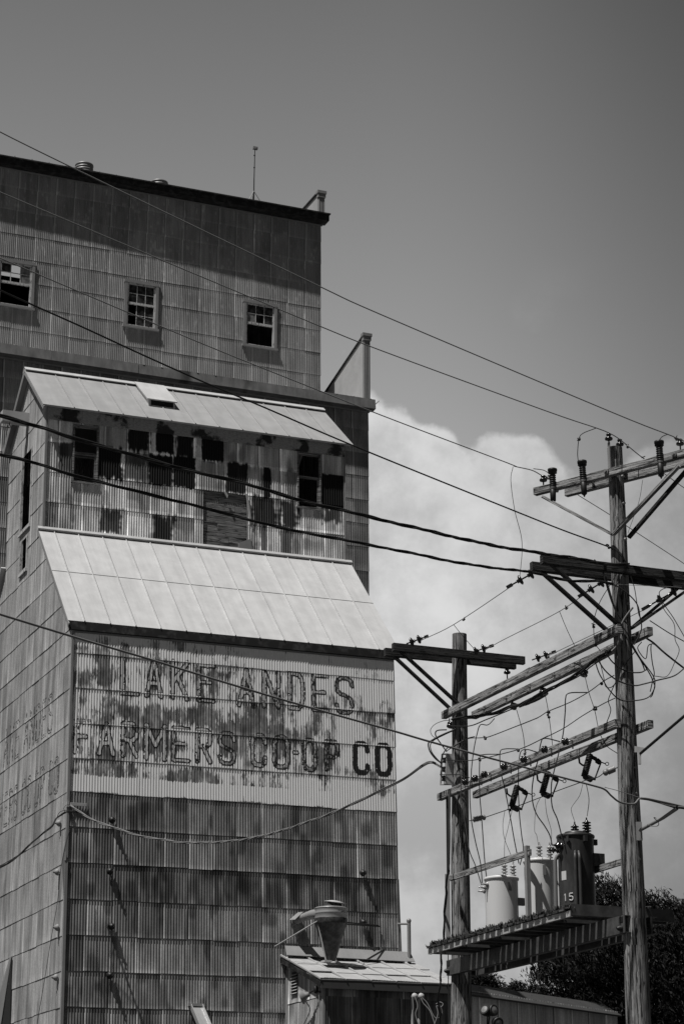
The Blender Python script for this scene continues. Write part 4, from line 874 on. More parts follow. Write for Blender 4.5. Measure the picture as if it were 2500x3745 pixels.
for f, a, c in ((armLn, I3(248, 200), I3(395, 160)), (armLn, I3(835, 285), I3(995, 245)), (armLn, I3(1405, 350), I3(1568, 300))):
    strain(aL, fPL, f(*a)+U*.09, f(*c)+U*.35)
for f, a, c in ((armRf, I2(285, 325), I2(80, 437)), (armRf, I2(900, 400), I2(715, 520)), (armRf, I2(1560, 470), I2(1280, 635))):
    strain(aR, fPR, f(*a), f(*c)-U*.3)
insulator(aL, fPL, armLf(*I3(1198, 470)), .11, .12)
# hardware on the short pole: secondary rack with three dark spools
rk = MB(); f = pol(PL, V, .0, U); p0 = fPL.inv(f(*I5(238, 285))); p1 = fPL.inv(f(*I5(222, 575)))
rk.beam(p0+[.02, 0, 0], p1+[.02, 0, 0], .05, .16, V); rk.beam(p0+[-.12, 0, .0], p1+[-.12, 0, 0], .02, .03, V); rk.beam(p0+[-.13, 0, .0], p0+[.05, 0, 0], .03, .02); rk.beam(p1+[-.13, 0, .0], p1+[.05, 0, 0], .03, .02)
rko = rk.build('secondary_rack', 'pale flat trim', poleL)
for k in range(3): b = MB(); b.lathe(p0+(p1-p0)*(.2+.3*k)+np.array([-.06, 0, 0]), [(-.05, .02), (-.04, .055), (-.01, .04), (.01, .04), (.04, .055), (.05, .02)], (0, 0, 1), 12); b.build('insulator', 'porcelain brown', rko)
st_ = MB(); p0 = fPL.inv(pol(PL, V, -.14, V)(*I7(340, 500))) if 0 else None
b = MB(); b.tube([(-.20, -.06, 9.0), (-.21, -.06, 6.4)], .022, 6); b.tube([(-.225, -.02, 9.), (-.24, -.02, 5.)], .008, 5); b.build('conduit', 'black cable', poleL)
b = MB(); b.box((-.27, -.10, 6.3), (-.19, -.02, 7.55)); b.build('riser_guard', 'flat trim metal', poleL)
# ------------------------------------------------------------------ paired timber beams spanning the poles
def span_beam(name, label, f, lpx, rpx, w, h):
    a, c = hz(f(*lpx), f(*rpx)); fr = Frame((a+c)/2); fr.E[2] = a[2]; t = thing(name, label, 'crossbeam', fr, 'timber beams bolted across the two poles')
    timber('timber', t, fr, a, c, w, h, 'weathered timber'); return t, fr, a, c
beams = {}
beams['AF'] = span_beam('crossbeam', 'upper timber beam between the poles, on their near face, pale and bare', beamF, I3(612, 845), I2(1005, 850), .10, .135)
beams['AB'] = span_beam('crossbeam', 'upper timber beam on the far face of the poles, with black cable bundled under it', beamB, I3(890, 830), I2(1270, 890), .10, .135)
beams['BF'] = span_beam('crossbeam', 'lower timber beam on the near face of the poles, lined with dark spool insulators', beamF, I5(147, 682), I4(935, 790), .10, .125)
beams['BB'] = span_beam('crossbeam', 'lower timber beam on the far face of the poles, with fuse cutouts hanging under it', beamB, I5(487, 645), I4(1250, 815), .10, .125)
def bolts(key, n, off):
    t, fr, a, c = beams[key]
    b = MB()
    for k in range(n):
        p = fr.inv(a+(c-a)*(k+.6)/n); b.beam(p-V*.06+[0, 0, .05], p-V*.06-[0, 0, .09], .03, .012, U); b.tube([p-V*.055, p-V*.12], .012, 6)
    b.build('pin', 'steel hardware', t)
bolts('AB', 7, 0); bolts('BB', 6, 0)
tB, fB, _, _ = beams['BF']
for x, y in ((395, 550), (487, 518), (575, 480), (765, 405), (952, 335), (1150, 240), (1350, 165)):
    spool(tB, fB, pol(PL, U, -.36, V)(*I5(x, y)), nrm(V*.55+U*.83))
tA, fA, _, _ = beams['AB']
for x, y in (I2(680, 1235), I4(215, 465), I3(1250, 765), I3(665, 940)):
    c = fA.inv(beamB(x, y)); b = MB(); b.lathe(c-[0, 0, .05], [(0, .02), (.005, .06), (.03, .065), (.05, .04), (.07, .065), (.095, .06), (.10, .02)], nrm((.3, .2, 1)), 14); b.tube([c, c+[0, 0, .12]], .012, 5); b.build('insulator', 'porcelain brown', tA)
# fuse cutouts
tC, fC, _, _ = beams['BB']
def cutout(x, y):                            # pixel of the body's centre
    c = fC.inv(pol(PL, U, .10, V)(x, y)); ax = nrm(np.array([.30, .10, 1.])); b = MB()
    pr = [(-.19, .03)]; k = -.185
    while k < .17: pr += [(k, .036), (k+.005, .056), (k+.016, .054), (k+.022, .036)]; k += .028
    pr += [(.175, .05), (.20, .05), (.205, .01)]
    b.lathe(c, pr, ax, 12)
    R_x = np.array([.93, .2, -.1]); pz = np.array([0, 0, 1.])
    b.tube([c+ax*.17, c+ax*.17+R_x*.10-pz*.03, c+ax*.12+R_x*.20-pz*.06], [.03, .035, .02], 8); b.lathe(c+ax*.10+R_x*.17, [(-.05, .02), (-.03, .045), (.03, .04), (.05, .02)], nrm(R_x-pz*.6), 10)
    b.tube([c+ax*.10+R_x*.22, c-ax*.17+R_x*.19], .014, 6); b.lathe(c-ax*.20+R_x*.07, [(-.08, .035), (-.06, .05), (.06, .05), (.08, .03)], nrm(R_x-pz*.3), 10); b.tube([c-ax*.19, c-ax*.20+R_x*.20], .024, 6)
    b.tube([c, c-R_x*.08, c-R_x*.13+pz*.03, c-R_x*.14+pz*.12], .016, 6)
    e = c+ax*.08+R_x*.30
    b.tube([c+ax*.10+R_x*.2, e], .010, 5); b.tube([e+np.array([.027+.027*math.sin(t), 0, .027*math.cos(t)]) for t in np.linspace(-1.57, 4.6, 12)], .007, 5)
    b.build('fuse_cutout', 'black hardware', tC)
for x, y in (I4(642, 1180), I4(240, 1345), I5(862, 690)): cutout(x, y)
# ------------------------------------------------------------------ platform between the poles
fP = Frame(PL+U*span/2+[0, 0, 6.2], np.stack([U, V, [0, 0, 1.]], 1)); plat = thing('equipment_platform', 'dark timber and steel platform slung between the two poles under three transformers', 'platform', fP)
h_ = span/2
pu = [fP.inv(at_z(x, y, 6.2)) for x, y in ((1530, 3462), (2069, 3320), (2464, 3333))]
u0, u1 = pu[0][0], pu[1][0]; v0, v1 = -.86, .92
b = MB(); u = u0+.03
while u < u1-.1:
    w = .155+rs.uniform(-.006, .006); b.beam((u+w/2, v0-.045+rs.uniform(-.012, .012), -.018), (u+w/2, v1-.02, -.018), w, .036, (0, 0, 1)); u += w+.062+(.03 if rs.rand() < .15 else 0)
b.build('deck', 'deck boards', plat)
for v, nm in ((v0, 'edge_beam'), (v1, 'edge_beam')):
    b = MB(); b.box((u0, v-.006, -.13), (u1, v+.006, -.042)); b.box((u0, v, -.13), (u1, v+(.05 if v < 0 else -.05), -.12)); b.build('edge_beam', 'pale flat trim' if v < 0 else 'steel beam', plat)
for u in (u0, u1):
    b = MB(); s_ = 1 if u == u0 else -1; b.box((u-.006, v0+.01, -.11), (u+.006, v1-.01, .0 if u == u0 else .06)); b.box((u, v0+.01, -.12), (u+s_*.06, v1-.01, -.11)); b.build('end_beam', 'steel beam', plat)
for v in (-.23, .23):
    b = MB(); s_ = 1; zt2, zb2 = -.14, -.40
    b.box((-h_-.12, v-.008, zb2), (h_+.12, v+.008, zt2)); b.box((-h_-.12, v, zt2-.012), (h_+.12, v+s_*.10, zt2)); b.box((-h_-.12, v, zb2), (h_+.12, v+s_*.10, zb2+.012)); b.build('support_beam', 'steel beam', plat)
    for u in (-h_-.03, h_+.03):
        b = MB(); b.lathe((u, v-.01, -.33), [(0, .05), (.05, .04), (.08, .02)], (0, -1, 0), 8); b.box((u-.05, v-.015, -.24), (u+.05, v+s_*.02, -.16)); b.build('bolt', 'black hardware', plat)
b = MB()
for k in range(14): u = u0+.2+(u1-u0-.4)*k/13; b.box((u-.02, v0+.02, -.14), (u+.02, v1-.02, -.055))
b.build('joist', 'steel beam', plat)
# moss and twigs along the deck edge
r = np.random.RandomState(9); n = 4600; P0 = np.stack([r.uniform(u0, u1, n), v0-.04+np.abs(r.normal(0, .10, n)), np.zeros(n)], 1); P0 = P0[(vnoise(P0[:, 0], P0[:, 1]*0, .12, 1, 4) > .32) & (P0[:, 1] < v1)]; n = len(P0)
hgt = r.uniform(.012, .05, n)[:, None]; dr = r.normal(size=(n, 3))*.5+[0, 0, 1]; sd_ = r.normal(size=(n, 3)); sd_[:, 2] *= .2; P0[:, 2] = -.004
Vv = np.stack([P0-sd_*.012, P0+sd_*.012, P0+dr*hgt+sd_*.005, P0+dr*hgt-sd_*.005], 1).reshape(-1, 3)
mo = rawobj('moss', Vv, np.arange(n*4).reshape(-1, 4), 'moss', plat); mo['kind'] = 'stuff'
# guard rails
fr_ = pol(PL, U, -.30, V)
b = MB(); b.beam(fP.inv(fr_(*I5(250, 1470))), fP.inv(fr_(*I5(1015, 1222))), .045, .105); b.build('guard_rail', 'weathered timber', plat)
fq = pol(PL, U, -.34, V); pt0 = fP.inv(fq(*I5(968, 1190))); b = MB(); b.beam((pt0[0], pt0[1], pt0[2]+.05), (pt0[0], pt0[1], -.10), .075, .012, (0, 1, 0)); b.beam((pt0[0]+.03, pt0[1]+.03, pt0[2]+.05), (pt0[0]+.03, pt0[1]+.03, -.10), .012, .07, (0, 1, 0)); b.build('rail_post', 'flat trim metal', plat)
f2 = pol(PR, U, .0, V); f3 = pol(PL, U, .30, V)
b = MB(); b.beam(fP.inv(f3(*I6(640, 895))), fP.inv(f3(*I6(990, 785))), .045, .10); b.build('guard_rail', 'weathered timber', plat)
# ------------------------------------------------------------------ transformers on the deck
def on_deck(x, v):
    lo, hi = -h_*1.2, h_*1.2
    for _ in range(50):
        m_ = (lo+hi)/2; w_ = fP.w((m_, v, .3)); q_ = w_-O; px = 1250+FP*q_[0]/(q_[1]*CP+q_[2]*SP)
        if px < x: lo = m_
        else: hi = m_
    return fP.w((lo, v, 0))
def bushing(par, c, ax, L, r, m, n=4):
    a = nrm(ax); pr = [(-.03, r*.8), (.0, r*.8)]
    for k in range(n): z = L*(k+.15)/n; pr += [(z, r*.5), (z+.012, r*1.0), (z+.022, r*.9), (z+L/n*.55, r*.5)]
    pr += [(L, r*.4), (L+.03, .012), (L+.06, .012), (L+.065, .003)]
    b = MB(); b.lathe(c, pr, a, 14); return b.build('bushing', m, par)
def transformer(label, x, v, ztop_px, r, m, mb, name='transformer', fins=0):
    w_ = on_deck(x, v); fr = Frame(w_+[0, 0, .0], np.stack([U, V, [0, 0, 1.]], 1)); t = thing(name, label, 'transformer', fr, 'pole transformers on the platform')
    Z = fr.inv(on_plane(x, ztop_px, w_, V))[2]; n_ = 40
    b = MB(); b.lathe((0, 0, .0), [(0, r*.985), (.015, r), (.03, r), (Z*.5, r), (Z-.03, r), (Z-.02, r)], n=n_); tk = b.build('tank', m, t)
    b = MB(); b.lathe((0, 0, Z-.03), [(0, r*1.04), (.012, r*1.07), (.035, r*1.07), (.05, r*1.03), (.075, r*.6), (.085, r*.2), (.086, .01)], n=n_); b.build('lid', m, t)
    return t, fr, Z, r
camd = lambda fr: fr.R.T@np.array([0, -1., 0])
t, fr, Z, r = transformer('white pole transformer, left of the three, behind the timber guard rail', 1836, -.12, 3216, .275, 'white enamel', 0)
c_ = camd(fr); left = fr.R.T@np.array([-1., 0, 0])
for x in (I5(768, 1440), I5(850, 1440)): p = fr.inv(on_plane(x[0], x[1]-12, fr.E, V)); p[2] = Z+.05; bushing(t, p, (0, 0, 1), .20, .055, 'porcelain grey')
for k, (a, z) in enumerate(((-.10, .20), (.20, .17), (.5, .15))): d = nrm(left*math.cos(a)+c_*math.sin(a)); bushing(t, d*(r-.01)+[0, 0, Z-z+.02*k], d, .07, .045, 'porcelain grey', 1)
b = MB(); d = nrm(c_*.75-left*.35); b.beam(d*(r+.015)+[0, 0, Z-.09], d*(r+.015)+[0, 0, Z-.23], .055, .02, d); b.build('lifting_lug', 'steel hardware', t)
b = MB()
for z in (Z*.62, Z*.28): d = -left; b.box(d*(r)-[.03, .03, .06]+[0, 0, z], d*(r+.09)+[.03, .03, .06]+[0, 0, z])
b.build('mounting_bracket', 'steel hardware', t)
t, fr, Z, r = transformer('white pole transformer in the middle, with a scalloped side fin, behind the steel post', 1975, .05, 3152, .245, 'white enamel', 0)
c_ = camd(fr); left = fr.R.T@np.array([-1., 0, 0])
for x in (I5(1100, 1262), I5(1200, 1270)): p = fr.inv(on_plane(x[0], x[1]-10, fr.E, V)); p[2] = Z+.05; bushing(t, p, (0, 0, 1), .22, .055, 'porcelain grey')
b = MB(); d = nrm(c_*.8-left*.2); b.beam(d*(r+.015)+[0, 0, Z-.10], d*(r+.015)+[0, 0, Z-.26], .055, .02, d); b.build('lifting_lug', 'steel hardware', t)
b = MB(); d = nrm(-left+c_*.1); w2 = np.cross(d, [0, 0, 1]); b.prism([d*(r-.03)+w2*.06+[0, 0, .05], d*(r+.10)+w2*.06+[0, 0, .05], d*(r+.10)+w2*.06+[0, 0, Z-.20], d*(r+.06)+w2*.06+[0, 0, Z-.10], d*(r-.03)+w2*.06+[0, 0, Z-.05]], -w2*.12); b.build('cooling_fin', 'white enamel', t)
t, fr, Z, r = transformer('big black pole transformer on the right, marked 15, with dark ribbed bushings', 2111, -.02, 3062, .285, 'black enamel', 0)
c_ = camd(fr); left = fr.R.T@np.array([-1., 0, 0])
p = fr.inv(on_plane(*I6(525, 485), fr.E, V)); p[2] = Z+.05; bushing(t, p, (0, 0, 1), .13, .07, 'porcelain brown', 3)
p = fr.inv(on_plane(*I6(640, 505), fr.E, V)); p[2] = Z+.04; bushing(t, p, (0, 0, 1), .22, .075, 'porcelain brown', 5)
b = MB(); b.lathe((0, 0, Z+.04), [(0, r*.62), (.03, r*.6), (.05, r*.3), (.052, .01)], n=24); b.build('hatch', 'black enamel', t)
for k, a in enumerate((.15, .55)): d = nrm(left*math.cos(a)+c_*math.sin(a)); bushing(t, d*(r-.01)+[0, 0, Z-.22+.05*k], d, .13, .055, 'porcelain brown', 2)
b = MB()
for a in (.35, 1.05, 1.95, 3.4): d = nrm(left*math.cos(a)+c_*math.sin(a)); b.box(d*(r+.005)-[.025, .025, .06]+[0, 0, Z-.06], d*(r+.05)+[.025, .025, .03]+[0, 0, Z-.06])
b.build('lid_clamp', 'black enamel', t)
b = MB(); d = -left; b.box(d*r-[.05, .05, .10]+[0, 0, Z*.72], d*(r+.10)+[.05, .05, .10]+[0, 0, Z*.72]); b.build('mounting_bracket', 'black enamel', t)
for a in (-.3, .22, 1.42, 1.62):
    d = nrm(left*math.cos(a)+c_*math.sin(a)); b = MB(); pth = [d*r*.97+[0, 0, Z-.28], d*(r+.05)+[0, 0, Z-.36], d*(r+.06)+[0, 0, Z-.50], d*(r+.06)+[0, 0, .14], d*r*.97+[0, 0, .06]]; b.tube(cr(pth, 5), .028, 8); b.build('cooling_tube', 'sunlit grey' if a < .3 else 'black enamel', t)  # sun-side tubes are painted paler for the light on them
# markings: number 15 and a plate
def mark_on(par, fr, ang0, z0, rr, hh, txt, wd):
    for j, ch in enumerate(txt):
        b = MB()
        for pl in GL[ch]:
            for p, q in zip(pl[:-1], pl[1:]):
                P = []
                for t_ in np.linspace(0, 1, 3):
                    xx = (p[0]+(q[0]-p[0])*t_)*wd+j*wd*1.7; zz = z0+(p[1]+(q[1]-p[1])*t_)*hh; a = ang0+xx/rr
                    d = left*math.cos(a)+c_*math.sin(a); P.append(d*(rr+.002)+[0, 0, zz])
                b.tube(P, .011, 5)
        b.build('marking', 'marking paint', par)
mark_on(t, fr, .66, .29, r, .11, '15', .06)
b = MB(); P = []
for a in np.linspace(.50, .86, 6): d = left*math.cos(a)+c_*math.sin(a); P.append((d*(r+.003)+[0, 0, .62], d*(r+.003)+[0, 0, .76]))
for p, q in zip(P[:-1], P[1:]): b.poly([p[0], q[0], q[1], p[1]])
b.build('name_plate', 'marking paint', t)
# ================================================================== WIRES
def wire(label, pts, d0, d1, r=.006, m='black cable', cat='wire', name='wire', group=None, twist=0, n=5, wob=0., knots=()):
    P2 = cr([np.array(p, float) for p in pts], n); s = np.concatenate([[0], np.cumsum([np.linalg.norm(b-a) for a, b in zip(P2[:-1], P2[1:])])]); s /= s[-1]
    if hasattr(d0, '__len__'): dd = np.interp(s, np.linspace(0, 1, len(d0)), d0)
    else: dd = 1/(1/d0+(1/d1-1/d0)*s)
    P = [pt(p[0], p[1], d) for p, d in zip(P2, dd)]
    if wob: P = [p+wob*np.array([vnoise(np.array([k*.7]), np.array([j*3.3]), 1, 1, 40+j)[0]-.5 for j in range(3)]) for k, p in enumerate(P)]
    fr = Frame(P[len(P)//2]); b = MB(); Q = [fr.inv(p) for p in P]
    if twist:
        D = [Q[0]]
        for a, c in zip(Q[:-1], Q[1:]):
            k = max(1, int(np.linalg.norm(c-a)/.11)); D += [a+(c-a)*t/k for t in range(1, k+1)]
        L = np.concatenate([[0], np.cumsum([np.linalg.norm(c-a) for a, c in zip(D[:-1], D[1:])])])
        for j in range(3):
            rad = twist*(1.0 if j < 2 else .8)
            T = []
            for i, p in enumerate(D):
                t = nrm(D[min(i+1, len(D)-1)]-D[max(i-1, 0)]); e1 = nrm(np.cross(t, [0, 0, 1])); e2 = np.cross(e1, t); ph = 2*math.pi*L[i]/(1.7+.35*math.sin(L[i]*.45))+j*2.1
                T.append(p+rad*(e1*math.cos(ph)+e2*math.sin(ph)))
            b.tube(T, r if j < 2 else r*.6, 6)
    else: b.tube(Q, r, 6)
    for kx in knots:
        k = int(kx*(len(Q)-1)); 
        for j in range(3): b.tube([Q[k]+rs.uniform(-.03, .03, 3), Q[k]+rs.uniform(-.03, .03, 3)], r*1.4, 5)
        b.lathe(Q[k]-[0, 0, .02], [(0, .01), (.01, .025), (.03, .025), (.04, .01)], nrm(Q[min(k+1, len(Q)-1)]-Q[k-1]), 7)
    o = b.build(name, m, None); o.location = Vector(fr.E); tag(o, label, cat, group); return o
GL_ = 'open power lines crossing the sky'; AL = 'wire aluminium'
wire('topmost bare power line, from high at the left edge to the right pole', [(-80, 430), (0, 481), (312, 635), (700, 822), (1171, 1048), (1400, 1153), (2219, 1500), (2443, 1589), (2484, 1606), (2620, 1665)], 25, 31, .0085, AL, 'power line', 'power_line', GL_, knots=(.86,))
wire('second highest power line, running down to the insulators on top of the right pole', [(-80, 668), (0, 702), (700, 996), (1171, 1193), (1400, 1284), (1989, 1500), (2177, 1564), (2225, 1583), (2264, 1606), (2333, 1662), (2360, 1681)], 26, 33, .0085, AL, 'power line', 'power_line', GL_, knots=(.84, .97))
wire('third power line down, ending at the left tip of the pale crossarm', [(-80, 910), (0, 943), (700, 1240), (1171, 1430), (1450, 1540), (1850, 1691), (1881, 1705), (1945, 1720), (1987, 1742), (2020, 1745)], 27, 34.6, .0085, AL, 'power line', 'power_line', GL_, knots=(.94, .97))
wire('dark line passing over the tower window and down behind the crossarm to the right pole', [(-80, 1020), (0, 1061), (300, 1195), (527, 1300), (752, 1400), (976, 1494), (1211, 1596), (1450, 1695), (1884, 1870), (2060, 1940), (2214, 1996), (2240, 2010)], 24, 32.8, .011, 'black cable', 'power line', 'power_line', GL_)
wire('upper of two thick twisted black cables sagging across the cupola', [(-80, 1514), (0, 1521), (76, 1541), (170, 1568), (277, 1604), (446, 1653), (650, 1709), (869, 1762), (1089, 1826), (1262, 1869), (1400, 1902), (1589, 1947), (1793, 1993), (1982, 2024), (2101, 2042), (2200, 2060), (2300, 2066)], 27, 32.2, .014, 'black cable', 'cable', 'twisted_cable', 'twisted cables', .018)
wire('lower of two thick twisted black cables sagging across the cupola', [(-80, 1645), (0, 1664), (80, 1679), (172, 1706), (277, 1740), (402, 1773), (549, 1809), (700, 1845), (803, 1872), (915, 1903), (1058, 1936), (1262, 1976), (1450, 2012), (1610, 2045), (1751, 2070), (1954, 2095), (2080, 2125), (2180, 2124), (2240, 2136)], 27, 32.4, .012, 'black cable', 'cable', 'twisted_cable', 'twisted cables', .015)
wire('long pale cable crossing the painted lettering and dipping past both poles', [(-80, 2222), (0, 2247), (268, 2329), (536, 2408), (700, 2459), (994, 2548), (1224, 2614), (1442, 2675), (1550, 2707), (1730, 2757), (1894, 2801), (2053, 2844), (2168, 2874), (2210, 2888), (2235, 2912), (2267, 2935), (2317, 2941), (2344, 2920), (2420, 2933), (2520, 2956)], 23, 32.4, .014, 'pale cable', 'cable', 'cable', None)
wire('thin wire splitting off the long pale cable across the right pole', [(2210, 2880), (2260, 2893), (2345, 2920)], 32.3, 32.5, .005, AL)
wire('twisted service drop sagging in front of the lower wall to the left pole', [(256, 2946), (286, 2967), (348, 3003), (429, 3032), (513, 3058), (603, 3074), (700, 3084), (850, 3077), (989, 3051), (1137, 3003), (1255, 2957), (1384, 2894), (1473, 2850), (1540, 2803), (1575, 2789), (1612, 2806)], 49.6, 38.4, .013, 'pale cable', 'cable', 'twisted_cable', 'twisted cables', .017)
wire('twin wire falling away to the left from the wall corner bracket', [(286, 2971), (240, 2972), (205, 2995), (190, 3022), (150, 3055), (95, 3103), (45, 3148), (-40, 3195)], 49.4, 46, .010, 'black cable', 'cable', 'cable', None, .014)
wire('small loop of wire at the corner bracket', [(286, 2968), (235, 2965), (215, 2975), (208, 2992), (197, 3015)], 49.4, 49.3, .008, 'black cable')
wire('loose end curling round the corner bracket', [(258, 2945), (243, 2945), (233, 2957), (236, 2968), (226, 2985)], 49.5, 49.4, .007, 'black cable')
wire('thin dark wire hanging down the side wall from the corner', [(257, 3027), (241, 3087), (223, 3176), (210, 3300), (196, 3382), (183, 3458), (163, 3583), (147, 3677), (128, 3790)], 49.75, 48.6, .007, 'black cable')
GU = 'thin guy wires at the dark crossarms'
wire('thin line from the right dark crossarm tip to the left dark crossarm tip', [(1885, 2128), (1850, 2157), (1659, 2284), (1540, 2342)], 32.9, 37.7, .0065, AL, knots=(.66,), group=GU)
wire('thin line from the middle of the right dark crossarm to the short pole', [(2146, 2165), (2045, 2236), (1850, 2335), (1775, 2376)], 33.2, 38.2, .0065, AL, knots=(.3,), group=GU)
wire('thin line passing behind the right pole to the end of the left crossarm', [(2380, 2215), (2344, 2235), (2198, 2306), (2024, 2389), (2003, 2400)], 33.9, 38.6, .0065, AL, knots=(.95,), group=GU)
wire('drop wire hanging from the splice on the third power line', [(1875, 1707), (1867, 1757), (1881, 1865), (1904, 1956), (1908, 2018), (1900, 2108)], 33.3, 32.7, .0055)
wire('drop wire from the middle guy line to the upper beam', [(2045, 2236), (2070, 2298), (2103, 2368)], 34.2, 34.5, .0055)
wire('drop wire passing behind the top of the short pole', [(1659, 2286), (1690, 2325), (1736, 2377)], 37, 38.3, .0055)
wire('jumper curving up from the middle arrester to the second power line', [(2113, 1685), (2111, 1655), (2116, 1606), (2130, 1585), (2177, 1566)], 33.7, 32.8, .0065, knots=(.5,))
wire('short jumper curving from the right arrester to the topmost line', [(2409, 1611), (2420, 1597), (2440, 1588)], 31.8, 30.8, .0065)
wire('short jumper from the left arrester to the third power line', [(2002, 1728), (1985, 1719), (1950, 1714)], 34.6, 34.2, .0065)
wire('thin line under the pale crossarm running down behind the pole to the right edge', [(2112, 1810), (2225, 1880), (2300, 1930), (2450, 2028), (2520, 2075)], 34.2, 35.5, .0065, AL)
wire('thin line from the second power line dropping behind the right braces', [(2349, 1755), (2335, 1835), (2300, 1935), (2295, 1950)], 33.6, 33.7, .004)
wire('thin line from the pole insulator to the right edge below the pale crossarm', [(2360, 1681), (2451, 1749), (2530, 1805)], 33.2, 33.8, .0065, AL)
wire('dark guy line leaving the right pole to the right edge', [(2375, 2270), (2450, 2318), (2530, 2362)], 33.2, 33.8, .008)
wire('sideways thread of wire under the right dark crossarm', [(2235, 2135), (2320, 2141), (2470, 2147), (2560, 2160)], 32.7, 33, .004, AL)
wire('wire knotted round the right pole under the dark power line', [(2214, 1996), (2232, 2001), (2255, 2016), (2290, 2060)], 32.7, 32.75, .007, knots=(.15,))
GT = 'tangled cables at the right pole'
def tang(label, f, pts, r=.011, m='black cable', d=(32.62, 32.66), **k): wire(label, [f(*p) for p in pts], d[0], d[1], r, m, 'cable', 'cable', GT, **k)
tang('black cable dropping over the dark crossarm and down the right pole', I2, [(775, 235), (840, 300), (862, 370), (930, 600), (1000, 740), (1070, 800), (1092, 850)], .014)
tang('black cable sweeping down across the upper right pole to its right side', I2, [(900, 440), (1000, 480), (1100, 560), (1160, 640), (1180, 740), (1192, 850), (1130, 985)], .010)
tang('black cable sweeping down the pole under the dark crossarm to the lower right', I2, [(880, 390), (950, 640), (995, 770), (1075, 900), (1110, 1000), (1190, 1130), (1222, 1212)], .010)
tang('long loop of cable hanging to the right of the pole with a loose end', I2, [(1100, 960), (1180, 1100), (1290, 1250), (1312, 1325), (1292, 1420), (1272, 1450)], .009)
tang('upright loop of cable right of the pole', I2, [(1400, 1062), (1300, 978), (1276, 1010), (1288, 1140), (1306, 1240), (1290, 1310), (1270, 1400)], .009)
tang('thick black cable coming in from the right edge to the pole', I2, [(1240, 930), (1300, 970), (1400, 1060), (1568, 1192), (1640, 1240)], .015, d=(32.7, 33.3))
tang('cable crossing the pole below the upper beam and out to the right edge', I2, [(800, 1100), (870, 1210), (980, 1300), (1120, 1345), (1220, 1330), (1330, 1300), (1480, 1260), (1580, 1185)], .011)
tang('cable bowed across the pole just under the upper beam', I2, [(870, 1040), (940, 1140), (1060, 1220), (1180, 1230), (1236, 1205)], .011)
tang('lowest cable looping across the right pole and back up', I4, [(720, 185), (755, 290), (800, 370), (850, 450), (960, 550), (1110, 555), (1230, 522), (1288, 430), (1270, 370), (1240, 300), (1130, 120)], .010)
tang('thin cable hanging down from the right edge insulator', I2, [(1420, 480), (1370, 500), (1350, 540), (1400, 640), (1470, 740), (1540, 860), (1580, 930)], .007)
tang('thin wavering cable at the right edge falling to a splice', I2, [(1360, 560), (1390, 670), (1480, 800), (1490, 940), (1526, 1030), (1490, 1130), (1420, 1262), (1310, 1262)], .006)
tang('fat pale cable curving round the right pole at the upper beam', I2, [(1118, 655), (1060, 730), (1020, 800), (1000, 880), (985, 980), (930, 1042)], .016, 'pale cable', (32.6, 32.75))
tang('cable pair dropping from the dark crossarm beside the right pole', I2, [(1095, 370), (1130, 480), (1150, 600), (1170, 720), (1195, 760)], .007, d=(32.8, 32.8))
tang('crooked cable behind the tangle at the upper beam end', I2, [(1195, 960), (1160, 1020), (1230, 1110), (1250, 1000), (1290, 975)], .008, d=(33.2, 33.2))
tang('cable climbing from the fat pale cable up the pole', I2, [(990, 330), (920, 450), (830, 600), (780, 740), (772, 850), (785, 970), (830, 1040)], .006, d=(32.8, 33.4), knots=(.6, .85))
tang('small loop of wire left of the right pole below the upper beam', I4, [(760, 160), (800, 330), (820, 420), (870, 430), (915, 390)], .007, d=(33.2, 33.0))
tang('slanting wire lying on the face of the right pole', I4, [(1095, 90), (1000, 220), (915, 380), (870, 480), (845, 560), (868, 650), (830, 765)], .007, d=(32.7, 33.4))
GB = 'long wires strung between the poles'
def bus(label, pts, d0, d1, r=.009, kn=(), **k): wire(label, pts, d0, d1, r, 'black cable', 'wire', 'wire', GB, knots=kn, **k)
bus('upper long wire strung between the poles under the upper beam', [I3(700, 1145), I3(830, 1070), I3(950, 1060), I3(1030, 1050), I3(1240, 970), I3(1480, 875), I4(0, 790), I4(170, 720), I4(270, 660), I4(480, 572), I4(655, 475), I4(800, 370), I4(900, 315)], 38.3, 33.1, .008, (.22, .68, .9))
bus('middle long wire strung between the poles above the spool insulators', [I3(590, 1290), I3(640, 1265), I3(800, 1272), I3(940, 1258), I3(1185, 1200), I3(1365, 1145), I3(1568, 1045), I4(230, 915), I4(420, 820), I4(600, 700), I4(790, 590), I4(910, 532)], 38.3, 33.1, .008, (.28, .42, .88))
bus('lowest long wire between the poles, under the fuse cutouts, with ribbed end insulators', [I5(595, 885), I5(790, 818), I5(845, 800), I5(1120, 695), I5(1300, 625), I5(1480, 560), I5(1540, 535), I4(740, 1290), I4(800, 1250)], 37.6, 33.6, .007, (.2,))
bus('thick bundle of black cable slung under the upper far beam', [I3(690, 890), I3(900, 862), I3(1100, 825), I3(1240, 770), I3(1400, 740), I3(1568, 640), I4(0, 605), I4(200, 492), I4(420, 375), I4(600, 265), I4(700, 180), I4(830, 105), I4(900, 60)], 38.2, 33.0, .016, twist=.020)
bus('thinner cable sagging below the bundle on the upper beam', [I3(660, 950), I3(850, 950), I3(1000, 893), I3(1120, 845), I3(1568, 655), I4(100, 565), I4(300, 450), I4(550, 330), I4(700, 215), I4(850, 130)], 38.3, 33.1, .010)
b = None
